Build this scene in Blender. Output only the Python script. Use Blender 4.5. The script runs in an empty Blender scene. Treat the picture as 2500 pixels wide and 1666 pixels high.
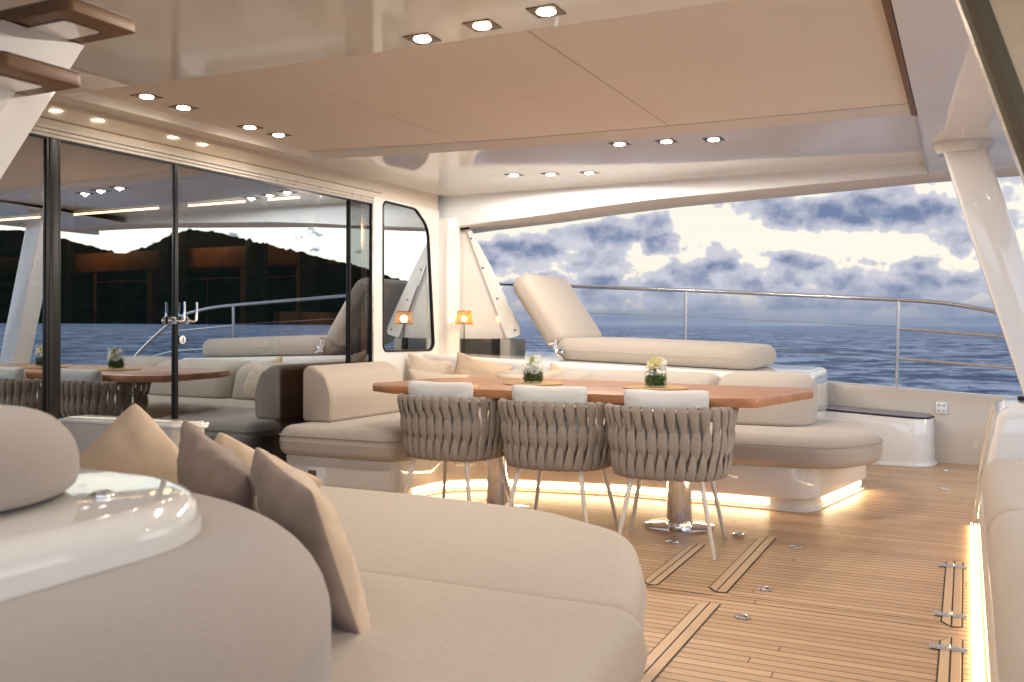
import bpy, bmesh, math, random
from mathutils import Vector, Matrix, noise
random.seed(7)
R=math.radians
S=bpy.context.scene
C=S.collection

# ------------------------------------------------------------------ camera
cd=bpy.data.cameras.new("Camera"); cam=bpy.data.objects.new("Camera",cd); C.objects.link(cam)
cam.location=(0,0,1.10); cam.rotation_euler=(R(90),0,R(26.158))
cd.sensor_width=36; cd.lens=32.54; cd.shift_y=-0.0152
cd.clip_start=.05; cd.clip_end=20000
cd.dof.use_dof=True; cd.dof.focus_distance=4.8; cd.dof.aperture_fstop=4.5
S.camera=cam
S.view_settings.view_transform='Standard'; S.view_settings.look='None'
S.view_settings.exposure=0.68; S.view_settings.gamma=1
S.cycles.max_bounces=10; S.cycles.glossy_bounces=6; S.cycles.transparent_max_bounces=12
S.cycles.caustics_reflective=False; S.cycles.caustics_refractive=False
S.cycles.sample_clamp_indirect=4.0

# ------------------------------------------------------------------ node helpers
class NT:
    def __init__(s,tree): s.t=tree; s.n=tree.nodes; s.l=tree.links
    def node(s,typ,**k):
        n=s.n.new(typ)
        for a,b in k.items(): setattr(n,a,b)
        return n
    def put(s,sock,v):
        if hasattr(v,'links') or isinstance(v,bpy.types.NodeSocket): s.l.new(v,sock)
        else: sock.default_value=v
    def math(s,op,a,b=0.0,c=0.0,clamp=False):
        n=s.node('ShaderNodeMath',operation=op,use_clamp=clamp)
        s.put(n.inputs[0],a); s.put(n.inputs[1],b); s.put(n.inputs[2],c); return n.outputs[0]
    def vmath(s,op,a,b=(0,0,0)):
        n=s.node('ShaderNodeVectorMath',operation=op); s.put(n.inputs[0],a); s.put(n.inputs[1],b)
        return n.outputs['Value'] if op in('LENGTH','DOT_PRODUCT','DISTANCE') else n.outputs[0]
    def comb(s,x,y,z=0.0):
        n=s.node('ShaderNodeCombineXYZ'); s.put(n.inputs[0],x); s.put(n.inputs[1],y); s.put(n.inputs[2],z); return n.outputs[0]
    def sep(s,v):
        n=s.node('ShaderNodeSeparateXYZ'); s.put(n.inputs[0],v); return n.outputs
    def noise(s,v,scale=5,detail=4,rough=.5,dist=0,lac=2.0):
        n=s.node('ShaderNodeTexNoise'); s.put(n.inputs['Vector'],v)
        for a,b in(('Scale',scale),('Detail',detail),('Roughness',rough),('Distortion',dist),('Lacunarity',lac)): s.put(n.inputs[a],b)
        return n.outputs[0]
    def white(s,v):
        n=s.node('ShaderNodeTexWhiteNoise',noise_dimensions='3D'); s.put(n.inputs['Vector'],v); return n.outputs[0]
    def mr(s,v,a,b,c=0.0,d=1.0,interp='SMOOTHSTEP'):
        n=s.node('ShaderNodeMapRange',interpolation_type=interp)
        for i,x in enumerate((v,a,b,c,d)): s.put(n.inputs[i],x)
        return n.outputs[0]
    def mix(s,f,a,b,blend='MIX'):
        n=s.node('ShaderNodeMix',data_type='RGBA',blend_type=blend)
        s.put(n.inputs[0],f); s.put(n.inputs[6],a); s.put(n.inputs[7],b); return n.outputs[2]
    def bump(s,h,strength=.3,dist=.01):
        n=s.node('ShaderNodeBump'); s.put(n.inputs['Height'],h); n.inputs['Strength'].default_value=strength; n.inputs['Distance'].default_value=dist
        return n.outputs[0]
    def obj(s): return s.node('ShaderNodeTexCoord').outputs['Object']
    def pos(s): return s.node('ShaderNodeNewGeometry').outputs['Position']
def c4(c): return (c[0],c[1],c[2],1.0)
def newmat(name):
    m=bpy.data.materials.new(name); m.use_nodes=True; t=NT(m.node_tree)
    b=t.n.get('Principled BSDF'); return m,t,b
def setp(b,**k):
    M={'col':'Base Color','rough':'Roughness','metal':'Metallic','ior':'IOR','coat':'Coat Weight','coatr':'Coat Roughness','trans':'Transmission Weight','sheen':'Sheen Weight','em':'Emission Strength','emc':'Emission Color','spec':'Specular IOR Level','alpha':'Alpha'}
    for a,v in k.items():
        if a in('col','emc'): v=c4(v)
        b.inputs[M[a]].default_value=v
MAT={}
def plain(name,col,rough=.5,var=.0,vs=3.0,bs=0,bscale=60,**k):
    m,t,b=newmat(name); setp(b,col=col,rough=rough,**k)
    v=t.pos()
    if var:
        n=t.noise(v,vs,5,.6)
        lo=tuple(c*(1-var) for c in col); hi=tuple(min(1,c*(1+var)) for c in col)
        t.put(b.inputs['Base Color'],t.mix(n,c4(lo),c4(hi)))
        t.put(b.inputs['Roughness'],t.mr(t.noise(v,vs*4,4,.6),.3,.7,max(0,rough*.8),rough*1.25,'LINEAR'))
    if bs: t.put(b.inputs['Normal'],t.bump(t.noise(v,bscale,3,.5),bs,.002))
    MAT[name]=m; return m
def fabric(name,col,thread=2300.0,bump=.35,var=.19,rough=.92):
    m,t,b=newmat(name); v=t.obj()
    x,y,z=t.sep(v)
    # fine basket weave from two thread directions
    def thr(a,bb,k): 
        return t.math('MULTIPLY',t.math('SINE',t.math('MULTIPLY',a,k)),t.math('SINE',t.math('MULTIPLY',bb,k)))
    w=t.math('ADD',thr(x,y,thread),t.math('ADD',thr(y,z,thread),thr(x,z,thread)))
    w=t.math('MULTIPLY_ADD',w,.17,.5)
    slub=t.noise(t.vmath('MULTIPLY',v,(70,70,260)),1.0,4,.7)
    big=t.noise(v,2.2,4,.6)
    lo=c4(tuple(c*(1-var*1.3) for c in col)); hi=c4(tuple(min(1,c*(1+var)) for c in col))
    f=t.math('ADD',t.math('MULTIPLY',w,.30),t.math('ADD',t.math('MULTIPLY',slub,.50),t.math('MULTIPLY',big,.25)))
    t.put(b.inputs['Base Color'],t.mix(t.math('SUBTRACT',f,.02,clamp=True),lo,hi))
    setp(b,rough=rough,sheen=.25,spec=.2)
    t.put(b.inputs['Normal'],t.bump(t.math('ADD',w,t.math('ADD',t.math('MULTIPLY',slub,1.2),t.math('MULTIPLY',t.noise(v,4,5,.6),9.0))),bump,.0025))
    MAT[name]=m; return m
def emis(name,col,s):
    m,t,b=newmat(name); setp(b,col=(.8,.8,.8),emc=col,em=s); MAT[name]=m; return m

# ------------------------------------------------------------------ materials
def gel(name,col,rough=.07,coat=.6,spec=.5):
    m,t,b=newmat(name); v=t.pos()
    setp(b,col=col,rough=rough,spec=spec,ior=1.5,coat=coat,coatr=.03)
    n=t.noise(v,1.3,3,.5)
    t.put(b.inputs['Base Color'],t.mix(n,c4(tuple(c*.95 for c in col)),c4(tuple(min(1,c*1.03) for c in col))))
    t.put(b.inputs['Roughness'],t.mr(t.noise(v,14,4,.6),.35,.7,rough*.7,rough*1.5,'LINEAR'))
    t.put(b.inputs['Coat Normal'],t.bump(t.noise(v,3.2,2,.4),.05,.02))
    t.put(b.inputs['Normal'],t.bump(t.noise(v,3.2,2,.4),.05,.02))
    MAT[name]=m
gel('gelcoat',(.76,.74,.71)); gel('ceiling_gel',(.88,.86,.83),.07,.08,.24); gel('beam_skylit_gel',(.88,.92,.96),.12,.4); gel('soffit_warmlit_gel',(.88,.76,.62),.5,.0,.3)  # cool sky light put into the beam colour, warm bounce into the soffit's
gel('warm_gel',(.68,.60,.50),.12,.5)
plain('panel_fabric',(.87,.815,.77),.85,.05,1.2,.15,300)
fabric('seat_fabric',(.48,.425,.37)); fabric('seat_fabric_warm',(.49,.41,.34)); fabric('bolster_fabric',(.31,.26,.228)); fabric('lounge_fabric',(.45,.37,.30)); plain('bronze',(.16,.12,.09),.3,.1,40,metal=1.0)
fabric('pad_fabric',(.47,.41,.355)); fabric('cushion_white',(.64,.64,.62),1600,.3,.06)
fabric('pillow_beige',(.58,.43,.30),2600,.3,.1); fabric('pillow_taupe',(.29,.215,.17),2600,.3,.1); fabric('pillow_sand',(.60,.49,.39),2600,.3,.1)
fabric('piping',(.40,.34,.29))
plain('chrome',(.80,.80,.82),.07,metal=1.0); plain('brushed_steel',(.62,.61,.60),.28,.1,40,metal=1.0)
plain('mirror_steel',(.86,.80,.70),.05,metal=1.0)
plain('rail_steel',(.62,.60,.58),.16,metal=1.0)
plain('chair_metal',(.70,.65,.58),.35,.05,20)
plain('black_frame',(.010,.010,.011),.35,spec=.25); plain('dark_box',(.035,.033,.032),.35,.2,8); plain('caulk',(.03,.022,.016),.6)
plain('white_plastic',(.80,.82,.83),.35); plain('screw',(.2,.19,.18),.3,metal=1.0)
plain('leaf',(.05,.12,.025),.4,.5,60); plain('petal_white',(.82,.82,.74),.55,.06,50,sheen=.2); plain('petal_cream',(.80,.72,.38),.5,.15,50); plain('bud_green',(.42,.48,.06),.5,.3,60)
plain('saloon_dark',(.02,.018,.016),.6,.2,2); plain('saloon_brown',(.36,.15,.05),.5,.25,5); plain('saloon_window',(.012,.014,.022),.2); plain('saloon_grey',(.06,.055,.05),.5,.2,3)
plain('grey_tread',(.28,.26,.25),.7,.1,30)
emis('downlight_glow',(1.0,.82,.58),38); emis('led_warm',(1.0,.74,.42),22); emis('led_warm_dim',(1.0,.62,.28),13); emis('bulb_glow',(1.0,.62,.22),60)
emis('led_bench',(1.0,.74,.42),11)
# shade of the little lamp : woven amber slats, lets light through
m,t,b=newmat('lamp_shade'); setp(b,col=(.16,.07,.025),rough=.6)
tr=t.node('ShaderNodeBsdfTranslucent'); tr.inputs[0].default_value=(.30,.15,.05,1)
mx=t.node('ShaderNodeMixShader'); mx.inputs[0].default_value=.4
out=t.n['Material Output']; t.l.new(b.outputs[0],mx.inputs[1]); t.l.new(tr.outputs[0],mx.inputs[2]); t.l.new(mx.outputs[0],out.inputs[0]); MAT['lamp_shade']=m
# rope webbing of the chairs
m,t,b=newmat('rope_webbing'); v=t.obj(); x,y,z=t.sep(v)
rib=t.math('SINE',t.math('MULTIPLY',z,1500)); n1=t.noise(v,18,4,.6); fine=t.noise(t.vmath('MULTIPLY',v,(900,900,500)),1,2,.5)
t.put(b.inputs['Base Color'],t.mix(t.math('ADD',t.math('MULTIPLY',n1,.6),t.math('MULTIPLY',fine,.4)),c4((.20,.17,.14)),c4((.42,.36,.30))))
setp(b,rough=.9,sheen=.2,spec=.2); t.put(b.inputs['Normal'],t.bump(t.math('ADD',rib,t.math('MULTIPLY',fine,2)),.45,.0012)); MAT['rope_webbing']=m
# teak deck
def teak(name,base,dark,lines=True,axis=0,pitch=.05,rough=.42,sat=1.0):
    m,t,b=newmat(name); x,y,z=t.sep(t.pos())
    if axis: x,y=y,x
    row=t.math('FLOOR',t.math('DIVIDE',y,pitch)); fr=t.math('FRACT',t.math('DIVIDE',y,pitch))
    rr=t.white(t.comb(row,3.7,0)); off=t.math('MULTIPLY',rr,7.3)
    xs=t.math('DIVIDE',t.math('ADD',x,off),5.5); seg=t.math('FLOOR',xs); fx=t.math('FRACT',xs)
    rs=t.white(t.comb(row,seg,1.3))
    g1=t.noise(t.comb(t.math('MULTIPLY',x,2.0),t.math('MULTIPLY',y,70),t.math('MULTIPLY',rs,19)),1,5,.62,.4)
    g2=t.noise(t.comb(t.math('MULTIPLY',x,9),t.math('MULTIPLY',y,420),t.math('MULTIPLY',rs,7)),1,3,.6)
    bl=t.noise(t.comb(t.math('MULTIPLY',x,.9),t.math('MULTIPLY',y,1.6),0),1,5,.65)
    f=t.math('ADD',t.math('MULTIPLY',g1,.55),t.math('ADD',t.math('MULTIPLY',rs,.34),t.math('ADD',t.math('MULTIPLY',g2,.22),t.math('MULTIPLY_ADD',bl,.5,-.28))))
    col=t.mix(t.mr(f,.25,1.0,0,1,'LINEAR'),c4(dark),c4(base))
    if lines:
        seam=t.math('LESS_THAN',fr,.105); butt=t.math('LESS_THAN',fx,.0007)
        s_=t.math('MAXIMUM',seam,butt)
        col=t.mix(s_,col,c4((.035,.022,.014)))
        h=t.math('SUBTRACT',t.math('MULTIPLY',g2,.25),s_)
    else: h=g2
    t.put(b.inputs['Base Color'],col); setp(b,rough=rough,spec=.35)
    t.put(b.inputs['Roughness'],t.mr(g1,.3,.7,rough*.85,rough*1.25,'LINEAR'))
    t.put(b.inputs['Normal'],t.bump(h,.35,.0012)); MAT[name]=m
teak('teak_deck',(.80,.545,.33),(.50,.31,.175)); teak('teak_board',(.78,.56,.36),(.60,.40,.24),False,1)
def wood(name,a,bc,rough,coat,axis='x'):
    m,t,b=newmat(name); x,y,z=t.sep(t.pos())
    if axis=='y': x,y=y,x
    g=t.noise(t.comb(t.math('MULTIPLY',x,1.4),t.math('MULTIPLY',y,26),t.math('MULTIPLY',z,26)),1,6,.65,.8)
    g2=t.noise(t.comb(t.math('MULTIPLY',x,7),t.math('MULTIPLY',y,240),t.math('MULTIPLY',z,240)),1,3,.6)
    pl=t.white(t.comb(t.math('FLOOR',t.math('DIVIDE',y,.115)),2.1,0))
    f=t.math('ADD',t.math('MULTIPLY',g,.6),t.math('ADD',t.math('MULTIPLY',g2,.2),t.math('MULTIPLY',pl,.22)))
    t.put(b.inputs['Base Color'],t.mix(t.mr(f,.25,.85,0,1,'LINEAR'),c4(a),c4(bc))); setp(b,rough=rough,coat=coat,coatr=.12)
    t.put(b.inputs['Normal'],t.bump(g2,.12,.001)); MAT[name]=m
wood('table_wood',(.22,.08,.032),(.55,.245,.105),.42,.15); wood('stair_wood',(.085,.040,.018),(.30,.155,.065),.5,.0,'y')
# place mat
m,t,b=newmat('woven_mat'); x,y,z=t.sep(t.obj()); rad=t.math('SQRT',t.math('ADD',t.math('MULTIPLY',x,x),t.math('MULTIPLY',y,y)))
an=t.math('ARCTAN2',y,x); w=t.math('MULTIPLY',t.math('SINE',t.math('MULTIPLY',rad,900)),t.math('SINE',t.math('MULTIPLY',an,90)))
t.put(b.inputs['Base Color'],t.mix(t.math('MULTIPLY_ADD',w,.5,.5),c4((.36,.22,.09)),c4((.62,.43,.2)))); setp(b,rough=.8)
t.put(b.inputs['Normal'],t.bump(w,.6,.002)); MAT['woven_mat']=m
# thin clear glass (vases)
m,t,b=newmat('clear_glass'); g=t.node('ShaderNodeBsdfGlossy'); g.inputs['Roughness'].default_value=.02
tp=t.node('ShaderNodeBsdfTransparent'); tp.inputs[0].default_value=(.97,.985,.97,1)
fr=t.node('ShaderNodeLayerWeight'); mx=t.node('ShaderNodeMixShader')
t.l.new(t.math('MULTIPLY_ADD',t.math('POWER',fr.outputs['Facing'],3.5),.55,.035),mx.inputs[0]); t.l.new(tp.outputs[0],mx.inputs[1]); t.l.new(g.outputs[0],mx.inputs[2]); t.l.new(mx.outputs[0],t.n['Material Output'].inputs[0]); MAT['clear_glass']=m
# coated saloon glass: strong mirror, dark tint behind
def doorglass(name,fac,tint,gl):
    m,t,b=newmat(name); g=t.node('ShaderNodeBsdfGlossy'); g.inputs['Roughness'].default_value=0.0; g.inputs[0].default_value=c4(gl)
    tp=t.node('ShaderNodeBsdfTransparent'); tp.inputs[0].default_value=c4(tint); mx=t.node('ShaderNodeMixShader'); mx.inputs[0].default_value=fac
    t.l.new(tp.outputs[0],mx.inputs[1]); t.l.new(g.outputs[0],mx.inputs[2]); t.l.new(mx.outputs[0],t.n['Material Output'].inputs[0]); MAT[name]=m
doorglass('door_glass',.56,(.45,.45,.45),(.80,.90,1.0)); doorglass('door_glass_clear',.22,(.6,.6,.6),(.80,.90,1.0)); doorglass('window_glass',.62,(.12,.13,.14),(.84,.93,1.0))
# sea
m,t,b=newmat('sea_water'); x,y,z=t.sep(t.pos())
v=t.comb(t.math('MULTIPLY',x,.8),t.math('MULTIPLY',y,1.0))
n1=t.noise(v,.16,4,.6,.3); n2=t.noise(v,.75,6,.62,.5); n3=t.noise(v,3.2,5,.6,.4)
h=t.math('ADD',t.math('MULTIPLY',n1,1.8),t.math('ADD',t.math('MULTIPLY',n2,1.0),t.math('MULTIPLY',n3,.22)))
bm_=t.node('ShaderNodeBump'); t.put(bm_.inputs['Height'],h); bm_.inputs['Strength'].default_value=1.0; bm_.inputs['Distance'].default_value=1.3
df=t.node('ShaderNodeBsdfDiffuse'); t.put(df.inputs[0],t.mix(t.mr(n2,.35,.7,0,1,'LINEAR'),c4((.022,.042,.100)),c4((.045,.078,.155)))); t.put(df.inputs['Normal'],bm_.outputs[0])
hl=t.math('ADD',t.math('MULTIPLY',t.noise(t.comb(x,y,7),.20,6,.66,.9),.6),t.math('MULTIPLY',t.noise(t.comb(x,y,17),.62,6,.68,.8),.4))  # whitecaps and sky glints painted into the diffuse colour
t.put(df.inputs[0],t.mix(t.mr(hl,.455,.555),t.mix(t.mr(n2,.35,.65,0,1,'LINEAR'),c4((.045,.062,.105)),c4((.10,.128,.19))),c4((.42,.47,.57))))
gl=t.node('ShaderNodeBsdfGlossy'); gl.inputs['Roughness'].default_value=.16; gl.inputs[0].default_value=(.62,.74,.95,1); t.put(gl.inputs['Normal'],bm_.outputs[0])
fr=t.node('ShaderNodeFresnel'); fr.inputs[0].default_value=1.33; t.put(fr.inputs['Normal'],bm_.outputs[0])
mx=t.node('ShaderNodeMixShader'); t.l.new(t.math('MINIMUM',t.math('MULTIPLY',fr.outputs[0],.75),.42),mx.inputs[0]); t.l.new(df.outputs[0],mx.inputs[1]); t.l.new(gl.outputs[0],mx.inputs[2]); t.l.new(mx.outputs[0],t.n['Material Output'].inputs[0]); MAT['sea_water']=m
# hills
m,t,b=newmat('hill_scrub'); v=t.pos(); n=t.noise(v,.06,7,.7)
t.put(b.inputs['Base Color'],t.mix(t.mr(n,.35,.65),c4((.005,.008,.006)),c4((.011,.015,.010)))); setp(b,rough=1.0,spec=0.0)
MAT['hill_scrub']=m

# ------------------------------------------------------------------ world
w=bpy.data.worlds.new("World"); S.world=w; w.use_nodes=True; t=NT(w.node_tree)
bg=t.n['Background']; d=t.node('ShaderNodeTexCoord').outputs['Generated']; x,y,z=t.sep(d)
az=t.math('MULTIPLY',t.math('ARCTAN2',x,y),57.2958); el=t.math('MULTIPLY',t.math('ARCSINE',z),57.2958)
p=t.comb(az,el,0)
pn=t.comb(t.math('MULTIPLY',az,.16),t.math('MULTIPLY',el,.30),0.35)
nb=t.noise(pn,.9,9,.56,.25)           # cumulus shapes
def vor(k,ex,off):
    q=t.comb(t.math('MULTIPLY_ADD',az,k,t.math('MULTIPLY',t.noise(t.comb(t.math('MULTIPLY',az,.8),t.math('MULTIPLY',el,.8),off),1,4,.6),1.3)),t.math('MULTIPLY_ADD',el,k*ex,t.math('MULTIPLY',t.noise(t.comb(t.math('MULTIPLY',az,.8),t.math('MULTIPLY',el,.8),off+5),1,4,.6),1.3)),0)
    n=t.node('ShaderNodeTexVoronoi',voronoi_dimensions='2D',feature='SMOOTH_F1'); t.put(n.inputs['Vector'],q); n.inputs['Scale'].default_value=1.0; n.inputs['Smoothness'].default_value=.35
    return n.outputs['Distance']
v1=vor(.42,1.7,1.0); v2=vor(1.25,1.5,8.0)
nd=t.noise(t.comb(t.math('MULTIPLY',az,.5),t.math('MULTIPLY',el,.95),4.0),1.0,8,.6,.35)
ne=t.noise(t.comb(t.math('MULTIPLY',az,1.0),t.math('MULTIPLY',el,1.5),9.0),1.0,7,.6,.2)
nu=t.noise(t.comb(t.math('MULTIPLY',az,.5),t.math('MULTIPLY_ADD',el,.95,.42),4.0),1.0,4,.6,.35)
D=t.math('MULTIPLY_ADD',nb,2.0,-1.0); D=t.math('ADD',D,t.math('MULTIPLY_ADD',nd,1.0,-.5)); D=t.math('ADD',D,t.math('MULTIPLY_ADD',v1,-2.1,.88)); FINE=t.math('ADD',t.math('MULTIPLY_ADD',v2,-.8,.32),t.math('MULTIPLY_ADD',ne,.6,-.24))
#  az, el, raz, rel, amp : the cloud masses and gaps of this evening sky
BL=[(-27,4.6,3.5,1.5,1.0),(-23.6,5.2,1.6,1.6,.8),(-20.3,5.6,2.2,1.4,1.1),(-17.6,5.1,1.8,1.7,1.1),(-6.5,6.6,7.5,1.15,1.7),(-12,8.2,4.5,.8,1.2),(-1.0,5.2,3.2,1.0,.9),(-15.5,8.0,3,.5,.7),
    (-9.0,3.9,2.6,.8,1.0),(-3.2,3.1,2.0,.8,.8),(-14,3.4,2.5,.8,.7),(-20,2.6,8,1.3,1.0),(-5,1.9,10,1.2,1.0),
    (-13.6,6.2,2.6,1.2,-2.2),(-9.5,5.1,3.6,.8,-1.6),(-4.5,4.4,5.0,.75,-1.4),(-28.5,6.2,1.2,.6,-1.3),(-22.6,6.7,2.0,.7,-1.4),(.6,6.9,1.0,1.2,-1.3),(-17.8,7.8,2.5,.5,-.8),(-28.2,5.6,1.0,.65,-1.8),(-23,6.9,4.5,.6,-2.2),(-19.8,7.3,2.5,.5,-1.5),(-18.6,4.9,.8,.5,-1.3),(-17.3,3.9,.9,.5,-1.2),(-11,3.9,1.2,.4,-.9)]
for a,e,ra,re,amp in BL:
    q=t.vmath('LENGTH',t.vmath('MULTIPLY',t.vmath('SUBTRACT',p,(a,e,0)),(1/ra,1/re,0)))
    D=t.math('ADD',D,t.mr(q,0,1.35,amp,0.0))
# aft quarter, over the hills: mostly clear and bright
aft=t.mr(az,12,30,0,1); aft=t.math('MULTIPLY',aft,t.mr(az,115,160,1,0))
D=t.math('SUBTRACT',D,t.math('MULTIPLY',aft,.75))
D=t.math('ADD',D,t.mr(el,9,25,0,.55))
mask=t.mr(t.math('MULTIPLY_ADD',FINE,.8,D),-.20,.20)
thick=t.mr(t.math('ADD',t.math('MULTIPLY_ADD',FINE,.35,D),t.math('MULTIPLY',t.math('SUBTRACT',nu,nd),2.2)),.0,2.1)
sky=t.node('ShaderNodeTexSky',sky_type='NISHITA'); sky.sun_disc=False; sky.sun_elevation=R(3); sky.sun_rotation=R(75); sky.altitude=0
gap=t.mix(aft,c4((.90,.86,.78)),c4((2.1,2.05,1.75)))
gap=t.mix(t.mr(el,8,40),gap,c4((.30,.40,.62)))
nsk=t.vmath('MULTIPLY',sky.outputs[0],(.06,.06,.06)); gap=t.vmath('ADD',gap,nsk)
cl=t.mix(thick,c4((.66,.66,.74)),c4((.18,.24,.40)))
col=t.mix(mask,gap,cl)
hz=t.mr(el,.3,3.0,.92,0.0)
hzc=t.mix(t.mr(t.noise(t.comb(t.math('MULTIPLY',az,.08),t.math('MULTIPLY',el,1.6),2.0),1,4,.5),.35,.65),c4((.21,.28,.42)),c4((.31,.36,.48)))
hzc=t.mix(aft,hzc,c4((.9,.9,.8)))
col=t.mix(hz,col,hzc)
col=t.mix(t.mr(el,-1,0,0,1),c4((.05,.08,.13)),col)
# unseen port sky behind the camera, brightened to add cool fill
port=t.math('MULTIPLY',t.mr(y,-.10,-.5),t.mr(z,0,.04))
col=t.mix(port,col,t.mix(mask,c4((2.0,2.3,2.8)),c4((1.3,1.5,1.9))))
t.put(bg.inputs[0],col); bg.inputs[1].default_value=.62

# after-sunset glow: a weak, broad low sun behind the hills
sd=bpy.data.lights.new("sun","SUN"); sd.energy=.35; sd.angle=R(20); sd.color=(1.0,.93,.84)
so=bpy.data.objects.new("sun",sd); C.objects.link(so); so.rotation_euler=(R(80),0,R(105))

# ------------------------------------------------------------------ mesh helpers
def root_of(o):
    while o.parent: o=o.parent
    return o
def finish(bm,angle=38):
    bmesh.ops.recalc_face_normals(bm,faces=bm.faces)
    for f in bm.faces: f.smooth=True
    for e in bm.edges:
        if len(e.link_faces)==2 and e.calc_face_angle(0)>R(angle): e.smooth=False
def obj(name,bm,mat,parent=None,label=None,angle=38,keep=False):
    if not keep: finish(bm,angle)
    me=bpy.data.meshes.new(name)
    if parent is not None:
        L=root_of(parent).location
        if L.length>0: bmesh.ops.translate(bm,verts=bm.verts,vec=-L)
    bm.to_mesh(me); bm.free()
    for mm in (mat if isinstance(mat,(list,tuple)) else [mat]): me.materials.append(MAT[mm] if isinstance(mm,str) else mm)
    o=bpy.data.objects.new(name,me); C.objects.link(o)
    if parent is not None: o.parent=parent
    if label: o['label']=label
    return o
def thing(name,label,cat,loc=(0,0,0),group=None):
    o=bpy.data.objects.new(name,None); C.objects.link(o); o.location=loc; o.empty_display_size=.1
    o['label']=label; o['category']=cat
    if group: o['group']=group
    bpy.context.view_layer.update()
    return o
def tag(o,label,cat,group=None):
    o['label']=label; o['category']=cat
    if group: o['group']=group
    return o
def struct(o): o['kind']='structure'; return o
def BM(): return bmesh.new()
def rnd_poly(pts,rad,seg=8):
    """polygon (ccw) with rounded corners; rad number or list"""
    n=len(pts); out=[]
    for i in range(n):
        P=Vector(pts[i]); A=Vector(pts[i-1]); B=Vector(pts[(i+1)%n]); r=rad[i] if isinstance(rad,(list,tuple)) else rad
        u=(A-P).normalized(); v=(B-P).normalized(); an=u.angle(v)
        if r<=1e-4: out.append(P.copy()); continue
        d=r/math.tan(an/2); d=min(d,(A-P).length*.49,(B-P).length*.49); r=d*math.tan(an/2)
        bis=(u+v).normalized(); cc=P+bis*(r/math.sin(an/2))
        s=P+u*d-cc; e=P+v*d-cc; a0=math.atan2(s.y,s.x); a1=math.atan2(e.y,e.x)
        da=a1-a0
        while da>math.pi: da-=2*math.pi
        while da<-math.pi: da+=2*math.pi
        for k in range(seg+1):
            a=a0+da*k/seg; out.append(cc+Vector((math.cos(a),math.sin(a)))*r)
    # subdivide long runs
    res=[]
    for i in range(len(out)):
        A=out[i]; B=out[(i+1)%len(out)]; k=max(1,int((B-A).length/.12))
        for j in range(k): res.append(A.lerp(B,j/k))
    return res
def inset(poly,d):
    n=len(poly); out=[]
    for i in range(n):
        a=(poly[i]-poly[i-1]); b=(poly[(i+1)%n]-poly[i])
        if a.length<1e-9: a=b
        if b.length<1e-9: b=a
        a=a.normalized(); b=b.normalized()
        na=Vector((-a.y,a.x)); nb_=Vector((-b.y,b.x)); m_=(na+nb_)
        m_=m_.normalized() if m_.length>1e-6 else na
        k=1/max(.5,m_.dot(na)); out.append(poly[i]+m_*d*k)
    return out
def rings(bm,layers,cap0=True,cap1=True):
    vs=[[bm.verts.new(p) for p in L] for L in layers]; n=len(vs[0])
    for a,b in zip(vs,vs[1:]):
        for i in range(n):
            j=(i+1)%n
            try: bm.faces.new((a[i],a[j],b[j],b[i]))
            except ValueError: pass
    if cap0: bm.faces.new(list(reversed(vs[0])))
    if cap1: bm.faces.new(vs[-1])
    return vs
def slab(bm,poly,z0,z1,r=.01,seg=3,crown=0,rb=None,sl=None,bulge=0):
    """extruded ccw plan outline with rounded edges (top r, bottom rb); sl(x,y)->dz"""
    rb=r if rb is None else rb; L=[]
    def lay(ins,z): L.append([(p.x,p.y,z+(sl(p.x,p.y) if sl else 0)) for p in (inset(poly,ins) if abs(ins)>1e-6 else poly)])
    for k in range(seg+1):
        a=math.pi/2*k/seg; lay(rb*(1-math.sin(a)),z0+rb*(1-math.cos(a)))
    if bulge: lay(-bulge,(z0+z1)/2)
    for k in range(seg+1):
        a=math.pi/2*k/seg; lay(r*(1-math.cos(a)),z1-r+r*math.sin(a))
    if crown:
        q=inset(poly,r); cx=sum(p.x for p in q)/len(q); cy=sum(p.y for p in q)/len(q)
        for f in(.93,.82,.66,.48,.3,.12): L.append([(cx+(p.x-cx)*f,cy+(p.y-cy)*f,z1+crown*(1-f**2.5)+(sl(p.x,p.y) if sl else 0)) for p in q])
    rings(bm,L); return bm
def box(bm,x0,x1,y0,y1,z0,z1,r=0,seg=2,plan=None,rot=0,piv=None):
    if r<=0:
        g=bmesh.ops.create_cube(bm,size=1)['verts']
        for v in g: v.co=Vector((x0+(v.co.x+.5)*(x1-x0),y0+(v.co.y+.5)*(y1-y0),z0+(v.co.z+.5)*(z1-z0)))
    else:
        n0=len(bm.verts); g=bmesh.ops.create_cube(bm,size=1)['verts']
        for v in g: v.co=Vector((x0+(v.co.x+.5)*(x1-x0),y0+(v.co.y+.5)*(y1-y0),z0+(v.co.z+.5)*(z1-z0)))
        es=list({e for v in g for e in v.link_edges})
        res=bmesh.ops.bevel(bm,geom=es,offset=r,segments=seg,profile=.5,affect='EDGES',clamp_overlap=True)
        g=list({v for f in res['faces'] for v in f.verts}|{v for v in g if v.is_valid})
    if rot: bmesh.ops.rotate(bm,verts=g,cent=piv or ((x0+x1)/2,(y0+y1)/2,(z0+z1)/2),matrix=Matrix.Rotation(rot,3,'Z'))
    return g
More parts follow.
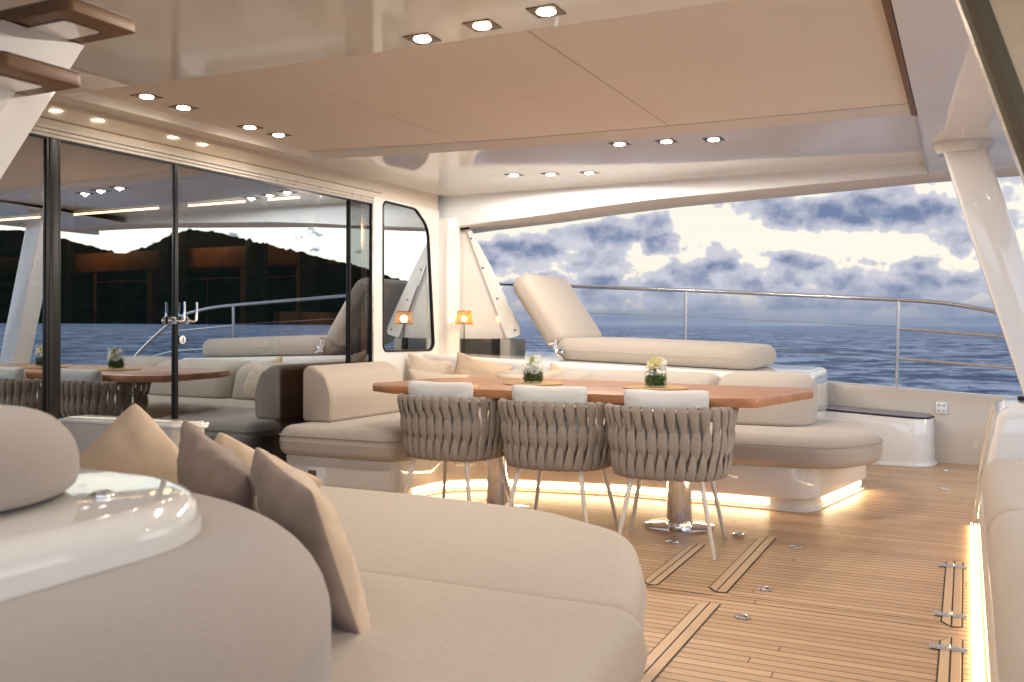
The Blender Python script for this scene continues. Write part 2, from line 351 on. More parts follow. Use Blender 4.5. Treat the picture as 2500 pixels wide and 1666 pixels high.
def tube(bm,path,r,n=10,closed=False,cap=True):
    P=[Vector(p) for p in path]; N=len(P); rr=r if isinstance(r,(list,tuple)) else [r]*N
    up=Vector((0,0,1)); prev=None; R_=[]
    for i in range(N):
        tg=(P[(i+1)%N]-P[i-1]) if closed else (P[min(i+1,N-1)]-P[max(i-1,0)])
        tg.normalize()
        if prev is None: a=tg.cross(up); a=a if a.length>.05 else tg.cross(Vector((1,0,0)))
        else: a=prev-tg*prev.dot(tg)
        a.normalize(); b=tg.cross(a); prev=a
        R_.append([bm.verts.new(P[i]+(a*math.cos(2*math.pi*k/n)+b*math.sin(2*math.pi*k/n))*rr[i]) for k in range(n)])
    M=N if closed else N-1
    for i in range(M):
        A=R_[i]; B=R_[(i+1)%N]
        for k in range(n):
            l=(k+1)%n; bm.faces.new((A[k],A[l],B[l],B[k]))
    if cap and not closed: bm.faces.new(list(reversed(R_[0]))); bm.faces.new(R_[-1])
def smooth_path(pts,k=8):
    P=[Vector(p) for p in pts]; out=[]
    for i in range(len(P)-1):
        p0=P[max(i-1,0)];p1=P[i];p2=P[i+1];p3=P[min(i+2,len(P)-1)]
        for j in range(k):
            s=j/k; out.append(.5*((2*p1)+(p2-p0)*s+(2*p0-5*p1+4*p2-p3)*s*s+(3*p1-p0-3*p2+p3)*s**3))
    out.append(P[-1]); return out
def lathe(bm,prof,c=(0,0,0),n=32,cap=True):
    L=[[(c[0]+r*math.cos(2*math.pi*k/n),c[1]+r*math.sin(2*math.pi*k/n),c[2]+z) for k in range(n)] for r,z in prof]
    rings(bm,L,cap,cap)
def sweep(bm,path,prof,cap=True):
    """path: xy list (open); prof: list of (offset to the left, z)"""
    P=[Vector(p) for p in path]; N=len(P); L=[]
    for i in range(N):
        tg=(P[min(i+1,N-1)]-P[max(i-1,0)]).normalized(); nr=Vector((-tg.y,tg.x))
        L.append([(P[i].x+nr.x*a,P[i].y+nr.y*a,zz) for a,zz in prof])
    vs=[[bm.verts.new(p) for p in l] for l in L]; n=len(prof)
    for a,b in zip(vs,vs[1:]):
        for i in range(n):
            j=(i+1)%n; bm.faces.new((a[i],a[j],b[j],b[i]))
    if cap: bm.faces.new(list(reversed(vs[0]))); bm.faces.new(vs[-1])
    return vs
def roundprof(w,z0,z1,r,seg=6,cx=0):
    """closed rounded rectangle profile in (offset,z)"""
    return [(p.x+cx,p.y) for p in rnd_poly([(-w/2,z0),(w/2,z0),(w/2,z1),(-w/2,z1)],[r*.4,r*.4,r,r],seg)]
def poly_face(bm,pts): return bm.faces.new([bm.verts.new(p) for p in pts])

# ================================================================== SETTING
# sea
bm=BM(); poly_face(bm,[(-9000,-9000,-1.5),(9000,-9000,-1.5),(9000,9000,-1.5),(-9000,9000,-1.5)]); struct(obj('sea',bm,'sea_water'))
# deck: one teak sheet
bm=BM(); box(bm,-4.08,1.6,-3.0,8.2,-.08,0.0); deck=struct(obj('deck',bm,'teak_deck'))
bm=BM(); box(bm,-12,2.2,-3.2,8.45,-1.45,-.082); struct(obj('hull',bm,'gelcoat'))
# inlaid hatch edge boards
def boards(x0,x1,y0,y1,e0=.05,e1=.05,gap=.006):
    bmd=BM(); xm=(x0+x1)/2
    poly=[(x0-.006,y0+e0-.006),(xm,y0-.012),(x1+.006,y0+e0*.2-.006),(x1+.006,y1-e1*.2+.006),(xm,y1+.010),(x0-.006,y1-e1+.006)]
    n=[bmd.verts.new((a,b_,.0012)) for a,b_ in poly]; bmd.faces.new(n)
    base=obj('hatch_joint',bmd,'caulk',deck)
    for a0,a1,ya,yb,yc,yd in ((x0,xm-gap/2,y0+e0,y0+.002,y1,y1-e1),(xm+gap/2,x1,y0+.002,y0+e0*.2,y1-e1*.2,y1)):
        bmb=BM(); 
        if a0==x0: pts=[(a0,ya),(a1,yb),(a1,yc),(a0,yd)]
        else: pts=[(a0,ya),(a1,yb),(a1,yc),(a0,yd)]
        v0=[Vector(q) for q in pts]; slab(bmb,v0,.0014,.004,.0006,1); obj('edge_board',bmb,'teak_board',deck)
boards(-.965,-.888,3.80,4.90); boards(-1.245,-1.178,3.78,4.58); boards(-.95,-.873,1.2,3.64)
boards(-.082,-.018,3.74,4.78); boards(-.080,-.016,1.6,3.60)
bm=BM()
for y in (3.70,3.775): box(bm,-.86,-.09,y,y+.0025,.0005,.0014)
box(bm,-1.21,-.93,3.745,3.75,.0005,.0016)
obj('hatch_seam',bm,'caulk',deck)
# hinges
def hinge(x0,x1,y,label):
    bmh=BM(); box(bmh,x0,(x0+x1)/2-.004,y-.021,y+.021,.0046,.0078,.002,2); h=obj('hinge',bmh,'brushed_steel',deck,label)
    bmh=BM(); box(bmh,(x0+x1)/2+.004,x1,y-.021,y+.021,.0046,.0078,.002,2); obj('leaf',bmh,'brushed_steel',h)
    bmh=BM(); tube(bmh,[((x0+x1)/2,y-.02,.009),((x0+x1)/2,y+.02,.009)],.006,10); obj('knuckle',bmh,'chrome',h)
hinge(-.115,.004,4.66,'steel hinge at the far end of the farther board pair by the light strip')
hinge(-.112,.004,3.87,'scuffed steel hinge at the near end of the farther board pair')
hinge(-.115,.006,3.47,'plain steel hinge nearest the camera, on the nearer board pair')
# flush ring pulls
PL=[(-.753,3.924,'round steel ring pull sunk in the deck just beyond the hatch seam'),(-.756,3.508,'round steel ring pull nearest the camera, this side of the hatch seam'),(-.761,4.736,'round steel ring pull right of the farther inlaid board end'),
    (-1.076,4.891,'small steel ring pull in the deck right of the table pedestal'),(-1.341,4.567,'steel ring pull in the deck under the right-hand chair'),(-.128,6.844,'dull ring pull in the shaded deck right of the settee corner'),(-.139,7.734,'farthest dull ring pull, in the deck by the white locker')]
def pull(x,y,lab,rad=.033):
    h=thing('ring_pull',lab,'ring pull',(x,y,0),'flush ring pulls in the teak deck')
    b_=BM(); lathe(b_,[(rad,.0005),(rad,.003),(rad*.86,.0036),(rad*.82,.0012),(0.001,.001)],(x,y,0),28); obj('cup',b_,'chrome',h)
    b_=BM(); tube(b_,[(x+rad*.62*math.cos(a),y+rad*.62*math.sin(a),.0042) for a in [i*math.pi/10 for i in range(20)]],.0035,8,True); obj('ring',b_,'brushed_steel',h)
for a in PL: pull(*a)

# hills aft of the boat (seen mirrored in the saloon glass)
ct,st=math.cos(R(26.158)),math.sin(R(26.158))
prof=[(-1600,760),(-1200,700),(-900,660),(-500,610),(-200,565),(0,550),(38,547),(150,566),(306,612),(380,588),(430,560),(470,548),(530,553),(560,560),(650,582),(700,592),(760,606),(842,628),(934,652),(980,668),(1037,692),(1100,730),(1150,760),(1210,783)]
def hprof(p):
    for (a,b_),(c_,d_) in zip(prof,prof[1:]):
        if a<=p<=c_: return b_+(d_-b_)*(p-a)/(c_-a)
    return 783
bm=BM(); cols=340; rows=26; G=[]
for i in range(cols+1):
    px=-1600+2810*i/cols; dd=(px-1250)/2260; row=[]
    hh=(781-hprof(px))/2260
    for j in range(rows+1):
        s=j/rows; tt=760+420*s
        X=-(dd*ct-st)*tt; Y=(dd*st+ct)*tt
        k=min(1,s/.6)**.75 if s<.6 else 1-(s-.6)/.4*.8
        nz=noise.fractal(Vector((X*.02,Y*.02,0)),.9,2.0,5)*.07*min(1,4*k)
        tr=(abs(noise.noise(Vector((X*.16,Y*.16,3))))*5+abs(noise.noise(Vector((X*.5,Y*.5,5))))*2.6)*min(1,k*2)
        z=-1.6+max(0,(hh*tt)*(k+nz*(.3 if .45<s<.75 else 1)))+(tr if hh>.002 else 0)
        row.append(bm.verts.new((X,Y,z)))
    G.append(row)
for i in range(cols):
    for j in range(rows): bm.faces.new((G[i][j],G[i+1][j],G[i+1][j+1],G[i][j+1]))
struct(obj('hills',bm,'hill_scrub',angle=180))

# ceiling / hardtop underside
def wplane(bm,pts,z): poly_face(bm,[(a,b_,z) for a,b_ in pts])
curve=[(-4.12,4.98),(-3.6,5.075),(-3.0,5.175),(-2.554,5.238),(-2.0,5.275),(-1.412,5.303),(-.8,5.32),(-.235,5.327)]
ZC=2.22; ZP=2.265
bm=BM()
near=[(-4.08,-1.6),(.95,-1.6),(.95,3.16),(-.235,3.20),(-.85,3.197),(-2.126,3.165),(-3.2,3.12),(-3.95,3.06),(-4.08,3.05)]
wplane(bm,near,ZC)
poly_face(bm,[(-4.08,3.05,ZC),(-3.95,3.06,ZC),(-3.95,5.01,ZC),(-4.08,4.985,ZC)])
far=[(a,b_) for a,b_ in curve[1:]]+[(-.235,6.99),(-4.08,6.99)]
poly_face(bm,[(-4.08,4.985,ZC),(-3.95,5.01,ZC)]+[(a,b_,ZC) for a,b_ in curve[1:]]+[(-.235,6.99,ZC),(-4.08,6.99,ZC)])
# side fasciae of the recess
rim=[(-.235,3.20),(-.85,3.197),(-2.126,3.165),(-3.2,3.12),(-3.95,3.06)]
for a,b_ in zip(rim,rim[1:]): poly_face(bm,[(a[0],a[1],ZC),(b_[0],b_[1],ZC),(b_[0],b_[1],ZP+.02),(a[0],a[1],ZP+.02)])
poly_face(bm,[(-3.95,3.06,ZC),(-3.95,5.01,ZC),(-3.95,5.01,ZP+.02),(-3.95,3.06,ZP+.02)])
box(bm,-4.3,1.0,-1.6,7.7,ZP+.03,ZP+.25)
ceil=struct(obj('ceiling',bm,'ceiling_gel'))
# pale step face: sky light in its colour, tilted to catch floor bounce
bm=BM(); cp=[(-3.95,5.01)]+curve[1:]
for a,b_ in zip(cp,cp[1:]):
    poly_face(bm,[(a[0],a[1]-.003,ZC-.003),(b_[0],b_[1]-.003,ZC-.003),(b_[0],b_[1]-.052,ZP-.002),(a[0],a[1]-.052,ZP-.002)])
    poly_face(bm,[(a[0],a[1]-.003,ZC-.002),(b_[0],b_[1]-.003,ZC-.002),(b_[0],b_[1]+.006,ZC-.002),(a[0],a[1]+.006,ZC-.002)])
obj('step_trim',bm,'beam_skylit_gel',ceil)
# peach panel with hairline seams
bm=BM()
def prect(x0,x1,y0,y1,d=0): poly_face(bm,[(x0,y0,ZP-d),(x1,y0,ZP-d),(x1,y1,ZP-d),(x0,y1,ZP-d)])
g_=.0018
prect(-3.95,-2.876-g_,3.0,4.10-g_); prect(-2.876+0*g_,-1.558-g_,3.0,4.27-g_,0); prect(-1.558+g_,-.262,3.0,5.40)
prect(-3.95,-2.876-g_,4.10+0*g_,5.3); prect(-2.876+g_,-1.558-g_,4.27+0*g_,5.30)
obj('headliner_panel',bm,'panel_fabric',ceil,angle=10)
bm=BM(); prect(-4.0,-.2,2.9,5.45,-.006); obj('headliner_gap',bm,'saloon_brown',ceil)
bm=BM(); box(bm,-.262,-.235,3.2,5.325,ZC-.012,ZP+.01,.003); obj('edge_groove',bm,plain('groove_brown',(.20,.11,.06),.6),ceil)
# right-hand gutter of the ceiling, dropping towards the side beam
bm=BM(); ys=[-1.6,3,5.2,5.33,5.6,5.9,6.2,6.5,6.8,6.96]
def zr(y): return ZC-.008 if y<5.33 else ZC-.008-.060*min(1,(y-5.33)/1.6)**1.4
prev=None
for y in ys:
    a=(bm.verts.new((-.232,y,zr(y))),bm.verts.new((.95,y,zr(y)-.004)))
    if prev: bm.faces.new((prev[0],prev[1],a[1],a[0]))
    prev=a
obj('side_gutter',bm,'ceiling_gel',ceil)
bm=BM(); tube(bm,[(-.236,y,zr(y)-.004) for y in ys[3:]],.007,8); obj('gutter_bead',bm,'gelcoat',ceil)
# side beam
def zb(x):
    T=[(-4.6,1.90),(-4.17,1.935),(-3.83,1.962),(-3.225,2.0),(-2.7,2.045),(-2.172,2.080),(-1.24,2.110),(-.3,2.141),(.3,2.146),(.95,2.14)]
    for a,b_ in zip(T,T[1:]):
        if a[0]<=x<=b_[0]: return a[1]+(b_[1]-a[1])*(x-a[0])/(b_[0]-a[0])
    return T[-1][1]
bm=BM(); xs=[-4.5+i*(5.45)/44 for i in range(45)]; prev=None
for x in xs:
    z=zb(x); q=[(x,6.95,2.3),(x,6.95,z+.012),(x,6.956,z+.003),(x,6.97,z)]
    a=[bm.verts.new(p_) for p_ in q]
    if prev:
        for k in range(3): bm.faces.new((prev[k],a[k],a[k+1],prev[k+1]))
    prev=a
obj('side_beam',bm,'beam_skylit_gel',ceil)
bm=BM(); prev=None
for x in xs:
    z=zb(x); far_=7.6-.10*max(0,(x+.8))+.02*math.sin(x*2)
    q=[(x,6.97,z),(x,7.2,z+.006),(x,far_-.03,z+.012),(x,far_,z+.035),(x,far_,2.5)]
    a=[bm.verts.new(p_) for p_ in q]
    if prev:
        for k in range(4): bm.faces.new((prev[k],a[k],a[k+1],prev[k+1]))
    prev=a
obj('beam_soffit',bm,'soffit_warmlit_gel',ceil)
bm=BM(); box(bm,.95,1.0,-1.6,7.6,2.13,2.5); obj('aft_beam',bm,'gelcoat',ceil)

# ------------------------------------------------------------------ saloon bulkhead wall (faces aft)
XW=-4.08
wall=thing('saloon_wall','white glossy wall round the glass doors and the rounded side window','wall',(XW,4.4,0))
bm=BM(); box(bm,XW-.10,XW,-3,6.86,2.092,2.26); obj('fascia',bm,'warm_gel',wall)
bm=BM(); box(bm,XW-.1,XW+.012,-3,5.90,2.072,2.0915,.004); box(bm,XW-.1,XW+.004,-3,5.90,2.052,2.0715,.003); box(bm,XW-.1,XW-.002,-3,5.90,2.034,2.0515,.003)
gel('track_gel',(.50,.46,.41),.32,.0,.4); obj('door_track',bm,'track_gel',wall)
bm=BM(); tube(bm,[(XW+.004,-3,2.125),(XW+.004,6.0,2.125)],.0045,6); obj('fascia_bead',bm,'piping',wall)
# wall with window hole (ring between outline and window)
wout=[(5.90,0),(6.88,0),(6.88,2.0915),(5.90,2.0915)]
win=rnd_poly([(6.028,.90),(6.80,.89),(6.70,1.93),(6.50,2.06),(6.028,2.07)],[.05,.07,.20,.12,.05],6)
bm=BM()
out=[bm.verts.new((XW,a,b_)) for a,b_ in wout]; inn=[bm.verts.new((XW,p_.x,p_.y)) for p_ in win]
es=[bm.edges.new((out[i],out[(i+1)%4])) for i in range(4)]+[bm.edges.new((inn[i],inn[(i+1)%len(inn)])) for i in range(len(inn))]
bmesh.ops.triangle_fill(bm,use_beauty=True,edges=es)
ex=bmesh.ops.extrude_face_region(bm,geom=list(bm.faces)); bmesh.ops.translate(bm,verts=[v for v in ex['geom'] if isinstance(v,bmesh.types.BMVert)],vec=(-.05,0,0))
obj('side_panel',bm,'gelcoat',wall)
bm=BM(); tube(bm,[(XW+.001,p_.x,p_.y) for p_ in win],.009,8,True); wf=obj('window_seal',bm,'black_frame',wall)
bm=BM(); poly_face(bm,[(XW-.006+.0031*p_.y-.004,p_.x,p_.y) for p_ in inset(win,-.004)]); obj('side_window',bm,'window_glass',wall)
bm=BM(); box(bm,XW-.12,XW,-3,5.90,-.05,.03); obj('door_sill',bm,'gelcoat',wall)
bm=BM(); box(bm,XW-.1,XW+.002,5.878,5.8995,.03,2.034,.002); obj('door_jamb',bm,'brushed_steel',wall)
# doors
def door(y0,y1,label,glass='door_glass',fy0=.02,fy1=.02,hd=None,z1=2.032):
    d_=thing('glass_door',label,'glass door',(XW,(y0+y1)/2,0),'frameless glass doors of the saloon')
    b_=BM(); poly_face(b_,[(XW-.012+.0031*z,y,z) for y,z in ((y0+fy0,.035),(y1-fy1,.035),(y1-fy1,z1-.012),(y0+fy0,z1-.012))]); obj('pane',b_,glass,d_)
    for a,bb,n in((y0,y0+fy0,fy0),(y1-fy1,y1,fy1)):
        if n>0.001:
            b_=BM(); box(b_,XW-.04,XW+.006,a,bb-.0005,.032,z1,.002); obj('stile',b_,'black_frame',d_)
    b_=BM(); box(b_,XW-.04,XW+.002,y0+fy0,y1-fy1,z1-.012,z1); obj('top_rail',b_,'black_frame',d_)
    if hd:
        for yy,side in hd:
            b_=BM(); lathe(b_,[(.0005,-.02),(.022,-.02),(.025,-.012),(.025,.0),(.022,.006),(.021,.010),(.0005,.011)],(0,0,0),28)
            bmesh.ops.rotate(b_,verts=b_.verts,cent=(0,0,0),matrix=Matrix.Rotation(R(90),3,'Y')); bmesh.ops.translate(b_,verts=b_.verts,vec=(XW+.022,yy,1.128))
            rs=obj('rosette',b_,'chrome',d_)
            b_=BM(); tube(b_,smooth_path([(XW+.035,yy,1.128),(XW+.058,yy+.028*side,1.124),(XW+.062,yy+.043*side,1.145),(XW+.062,yy+.043*side,1.235)],6),.0075,10)
            obj('lever',b_,'chrome',d_)
    return d_
door(1.2,3.10,'dark glass door leaf left of the thick black mullion',fy1=.015,fy0=.03)
door(3.155,3.925,'middle glass door leaf with lever handle left of the thin black joint',fy0=.012,fy1=.012,hd=[(3.885,1)])
dd_=door(3.926,5.58,'wide glass door leaf with lever handle and round lock, right of the thin joint',fy0=.012,fy1=.004,hd=[(3.979,1)])
b_=BM(); lathe(b_,[(.0005,0),(.023,0),(.024,.006),(.016,.009),(.0005,.009)],(0,0,0),24); bmesh.ops.rotate(b_,verts=b_.verts,cent=(0,0,0),matrix=Matrix.Rotation(R(90),3,'Y')); bmesh.ops.translate(b_,verts=b_.verts,vec=(XW+.004,3.966,1.017)); lk=obj('lock',b_,'white_plastic',dd_)
b_=BM(); box(b_,XW+.0135,XW+.016,3.962,3.970,1.003,1.031,.001); obj('key_slot',b_,'screw',lk)
door(5.59,5.877,'narrow clearer glass pane beside the door jamb, against the white wall','door_glass_clear',fy0=.012,fy1=.01)
b_=BM(); box(b_,XW-.05,XW+.008,3.101,3.154,.032,2.033,.004); tag(obj('mullion',b_,'black_frame'),'thick black upright post between the first and middle glass door leaves','mullion')
# saloon behind the glass
sal=thing('saloon_interior','dark saloon behind the glass with lit cove strip, brown valances and black windows','room',(-6.5,4,0))
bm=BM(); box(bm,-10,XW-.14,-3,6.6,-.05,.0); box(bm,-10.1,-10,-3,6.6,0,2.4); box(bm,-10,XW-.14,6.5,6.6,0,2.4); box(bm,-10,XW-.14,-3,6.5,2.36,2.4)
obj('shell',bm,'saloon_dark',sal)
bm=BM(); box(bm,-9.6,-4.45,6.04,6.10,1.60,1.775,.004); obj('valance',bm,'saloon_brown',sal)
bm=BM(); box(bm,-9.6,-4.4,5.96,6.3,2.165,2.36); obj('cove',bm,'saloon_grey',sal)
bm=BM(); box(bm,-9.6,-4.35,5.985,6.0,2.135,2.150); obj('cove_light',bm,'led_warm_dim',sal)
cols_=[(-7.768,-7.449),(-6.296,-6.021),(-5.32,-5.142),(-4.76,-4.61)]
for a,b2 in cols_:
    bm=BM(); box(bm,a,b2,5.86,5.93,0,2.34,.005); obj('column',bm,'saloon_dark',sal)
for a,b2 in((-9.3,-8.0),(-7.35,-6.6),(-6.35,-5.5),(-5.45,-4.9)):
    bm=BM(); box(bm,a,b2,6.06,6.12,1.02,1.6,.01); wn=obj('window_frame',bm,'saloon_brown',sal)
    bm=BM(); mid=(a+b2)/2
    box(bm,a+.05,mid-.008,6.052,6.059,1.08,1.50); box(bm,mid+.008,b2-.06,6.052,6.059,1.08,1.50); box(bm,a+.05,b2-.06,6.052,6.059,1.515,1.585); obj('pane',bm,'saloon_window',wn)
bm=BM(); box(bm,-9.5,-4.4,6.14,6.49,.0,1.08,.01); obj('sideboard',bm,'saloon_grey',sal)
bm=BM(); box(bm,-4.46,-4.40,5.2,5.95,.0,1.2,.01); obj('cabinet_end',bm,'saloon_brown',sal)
for x in(-4.62,-5.9,-7.2):
    l=bpy.data.lights.new('cove_lamp','POINT'); l.energy=4.5; l.color=(1,.62,.3); l.shadow_soft_size=.1; o=bpy.data.objects.new('cove_lamp',l); C.objects.link(o); o.parent=sal; o.location=Vector((x,5.7,1.95))-sal.location

# corner pillar, wing panel
cp_=thing('corner_pillar','white moulded pillar at the far corner beside the side window','pillar',(-4.0,6.95,.8))
bm=BM(); slab(bm,rnd_poly([(-4.13,6.865),(-3.99,6.87),(-3.92,6.95),(-3.99,7.12),(-4.13,7.12)],[.0,.04,.03,.02,0],6),.80,2.02,.005,1); obj('pillar_body',bm,'gelcoat',cp_)
wg=thing('wing_panel','white triangular side screen standing over the dark recess behind the lamp','side screen',(-3.8,7.12,.98))
bm=BM()
wp=[(-4.04,.985),(-3.53,.985),(-3.93,1.95),(-4.04,1.95)]
pp=rnd_poly(wp,[.0,.01,.01,0],3)
rings(bm,[[(p_.x,7.13,p_.y) for p_ in pp],[(p_.x,7.16,p_.y) for p_ in pp]]); obj('screen',bm,'gelcoat',wg)
fl=rnd_poly([(-3.535,.985),(-3.405,1.02),(-3.42,1.09),(-3.69,1.60),(-3.75,1.70),(-3.885,1.93),(-3.935,1.95)],[.01,.03,.03,.06,.06,.01,.01],4)
bm=BM(); rings(bm,[[(p_.x,7.100,p_.y) for p_ in fl],[(p_.x,7.112,p_.y) for p_ in fl]]); fo=obj('flap',bm,'white_plastic',wg)
for a,b2 in((-3.885,1.86),(-3.77,1.60),(-3.63,1.33),(-3.46,1.06)):
    bm=BM(); lathe(bm,[(.0005,0),(.010,0),(.008,.004),(.0005,.005)],(0,0,0),12); bmesh.ops.rotate(bm,verts=bm.verts,cent=(0,0,0),matrix=Matrix.Rotation(R(90),3,'X')); bmesh.ops.translate(bm,verts=bm.verts,vec=(a,7.099,b2)); obj('snap',bm,'screw',fo)
bm=BM(); tube(bm,[(-3.99,7.09,1.945),(-3.90,7.08,1.948)],.012,8); obj('top_clip',bm,'black_frame',wg)
db=thing('recess_box','low dark box in the recess under the white side screen','box',(-3.8,7.1,.85))
bm=BM(); box(bm,-4.02,-3.66,7.06,7.4,.84,.984,.004); obj('box_body',bm,'dark_box',db)
bm=BM(); box(bm,-3.657,-3.60,7.05,7.4,.84,.987,.006); obj('end_post',bm,'black_frame',db)
bm=BM(); box(bm,-3.597,-3.50,7.08,7.4,.84,.982,.006); obj('side_block',bm,plain('grey_block',(.30,.30,.29),.5),db)
# ------------------------------------------------------------------ side coaming ledge behind settee
def shz(x,y): return -.035*(x+3.8)
lg=thing('side_coaming','white moulded ledge running behind the settee under the sun pad','coaming',(-2.5,7.2,0))
bm=BM(); slab(bm,rnd_poly([(-4.3,6.56),(-1.42,6.56),(-1.0,6.95),(-1.02,8.1),(-4.3,8.1)],[0,.35,.30,.2,0],8),0,.852,.05,5,rb=.001,sl=lambda x,y:0 if False else shz(x,y)); obj('ledge',bm,'gelcoat',lg)
# sun pad
sp=thing('sun_pad','beige sun lounging pad with raised backrest on the white ledge','sun lounger',(-2.3,7.3,.83))
def sh(bm):
    for v in bm.verts: v.co.z+=shz(v.co.x,0)
bm=BM(); slab(bm,rnd_poly([(-2.97,6.80),(-1.38,6.80),(-1.38,7.78),(-2.97,7.78)],[.10,.14,.14,.10],6),.854,1.030,.085,6,crown=.014,bulge=.004,rb=.07); sh(bm); obj('pad_cushion',bm,'pad_fabric',sp)
bm=BM(); slab(bm,rnd_poly([(0,6.84),(.70,6.84),(.70,7.78),(0,7.78)],[.12,.09,.09,.12],6),0,.185,.075,6,crown=.02)
# slab local x = along incline from top to bottom
dirv=Vector((.40,0,-.585)).normalized(); nrm=Vector((.585,0,.40)).normalized(); top=Vector((-3.42,0,1.455))
for v in bm.verts: v.co=top+dirv*v.co.x+nrm*v.co.z+Vector((0,v.co.y,0))
obj('pad_backrest',bm,'pad_fabric',sp)
bm=BM()
for y in(6.79,):
    box(bm,-2.93,-2.875,y-.02,y+.02,.85,.915,.01,2); tube(bm,smooth_path([(-2.87,y-.02,.85),(-2.92,y-.02,.885),(-2.955,y-.02,.965)],5),.02,8); tube(bm,[(-2.99,y-.03,.955),(-2.93,y-.03,.972)],.016,8)
obj('bracket',bm,'chrome',sp)
# bulwark
bw=thing('bulwark','beige inner side of the hull bulwark beyond the white locker','bulwark',(-1,8.2,0))
bm=BM(); prev=None
def zbw(x): return .585-.062*(x+.5)
for i in range(25):
    x=-4.6+i*(7.0)/24; z=zbw(x); off=0 if x<.3 else -.12*(x-.3)
    q=[(x,8.17+off,-.05),(x,8.155+off,z-.02),(x,8.16+off,z-.004),(x,8.175+off,z+.004),(x,8.33+off,z+.004),(x,8.36+off,z-.02),(x,8.42+off,-1.4)]
    a=[bm.verts.new(p_) for p_ in q]
    if prev:
        for k in range(6): bm.faces.new((prev[k],a[k],a[k+1],prev[k+1]))
    prev=a
gel('bulwark_gel',(.54,.46,.37),.18,.3); obj('bulwark_panel',bm,'bulwark_gel',bw)
ou=thing('outlet_plate','square white plate with four round studs on the bulwark','fitting',(-.1,8.13,.45))
bm=BM(); box(bm,-.222,-.138,8.135,8.153,.395,.49,.008,2); obj('plate',bm,'white_plastic',ou)
for a in(-.198,-.162):
    for b2 in(.42,.465):
        bm=BM(); lathe(bm,[(.0005,0),(.012,0),(.009,.005),(.0005,.006)],(0,0,0),14); bmesh.ops.rotate(bm,verts=bm.verts,cent=(0,0,0),matrix=Matrix.Rotation(R(90),3,'X')); bmesh.ops.translate(bm,verts=bm.verts,vec=(a,8.134,b2)); obj('stud',bm,'brushed_steel',ou)
# locker
lo=thing('deck_locker','low white locker box with grey lid against the bulwark','locker',(-1.1,7.98,0))
out_=rnd_poly([(-2.2,7.84),(-.27,7.80),(-.20,8.14),(-2.2,8.14)],[0,.16,.10,0],8)
bm=BM(); slab(bm,out_,.03,.378,.012,2,rb=.002,sl=lambda x,y:0); 
for v in bm.verts:
    if v.co.z>.2: v.co.x-=.01*(1 if v.co.x>-1 else 0); v.co.z+=-.06*(v.co.x+.3)*.9
obj('locker_body',bm,'gelcoat',lo)
bm=BM(); slab(bm,inset(out_,-.018),.0,.03,.008,2); obj('plinth',bm,'gelcoat',lo)
bm=BM(); slab(bm,inset(out_,.006),.381,.397,.005,2)
for v in bm.verts: v.co.x-=.01*(1 if v.co.x>-1 else 0); v.co.z+=-.06*(v.co.x+.3)*.9
obj('lid',bm,plain('grey_lid',(.24,.22,.24),.35,.06,6),lo)
bm=BM(); tube(bm,[(p_.x-.01*(1 if p_.x>-1 else 0),p_.y,.380-.054*(p_.x+.3)) for p_ in inset(out_,-.001)],.006,6,True); obj('lid_seal',bm,'black_frame',lo)
# guard rail
gr=thing('guard_rail','polished steel guard rail with wires along the side deck over the sea','railing',(-1,8.25,.6))
bm=BM(); tube(bm,smooth_path([(-5.2,8.25,1.56),(-4.15,8.25,1.515),(-2.29,8.25,1.42),(-1.4,8.25,1.367),(-.5,8.25,1.312),(-.17,8.24,1.282),(.06,8.22,1.240),(.22,8.21,1.20),(.45,8.18,1.08),(.82,8.13,.79),(1.1,8.1,.52)],8),.018,12); obj('top_rail',bm,'rail_steel',gr)
for z0,z1,zz in((1.075,1.012,.9),(.827,.771,.66)):
    bm=BM(); tube(bm,smooth_path([(-.50,8.25,z0),(.27,8.24,z1),(.5,8.2,z1-.03),(.75,8.16,z1-.10)],6),.0135,10); obj('mid_rail',bm,'rail_steel',gr)
for x,z in((-4.3,1.52),(-2.29,1.42),(-.505,1.312)):
    bm=BM(); tube(bm,[(x-.012,8.25,zbw(x)),(x,8.25,z)],.0155,12); st_=obj('stanchion',bm,'rail_steel',gr)
    bm=BM(); lathe(bm,[(.001,0),(.035,0),(.035,.006),(.02,.02),(.001,.021)],(x-.012,8.25,zbw(x)+.002),16); obj('foot_flange',bm,'chrome',st_)
for pts in([(-5.2,8.25,1.30),(-4.07,8.25,1.256),(-2.29,8.25,1.176),(-.505,8.25,1.09)],[(-5.2,8.25,1.02),(-2.29,8.25,.915),(-.51,8.25,.832)]):
    bm=BM(); tube(bm,pts,.0032,6); obj('wire',bm,'rail_steel',gr)

# ------------------------------------------------------------------ posts
def post(x0,x1,z1,y,w,dep,name,label,collar=True):
    p_=thing(name,label,'post',(x1,y,0))
    bm=BM(); L=[]
    prof_=rnd_poly([(-w/2,-dep/2),(w/2,-dep/2),(w/2,dep/2),(-w/2,dep/2)],.022,4)
    for k in range(9):
        s=k/8; L.append([(x0+(x1-x0)*s+q.x,y+q.y,z1*s) for q in prof_])
    rings(bm,L); obj('post_body',bm,'gelcoat',p_)
    if collar:
        bm=BM(); L=[]
        for k,(sc,z) in enumerate(((1.20,z1-.045),(1.24,z1-.035),(1.34,z1-.012),(1.42,z1+.004),(1.44,z1+.03))):
            e=[(x1+w*.5*sc*math.copysign(abs(math.cos(a))**.8,math.cos(a))+.0,y+dep*.5*sc*math.copysign(abs(math.sin(a))**.8,math.sin(a)),z) for a in [2*math.pi*i/40 for i in range(40)]]
            L.append(e)
        rings(bm,L); obj('collar',bm,'gelcoat',p_)
    return p_
post(.62,-.02,2.17,6.15,.235,.19,'hardtop_post','white slanting post carrying the roof at the far right')
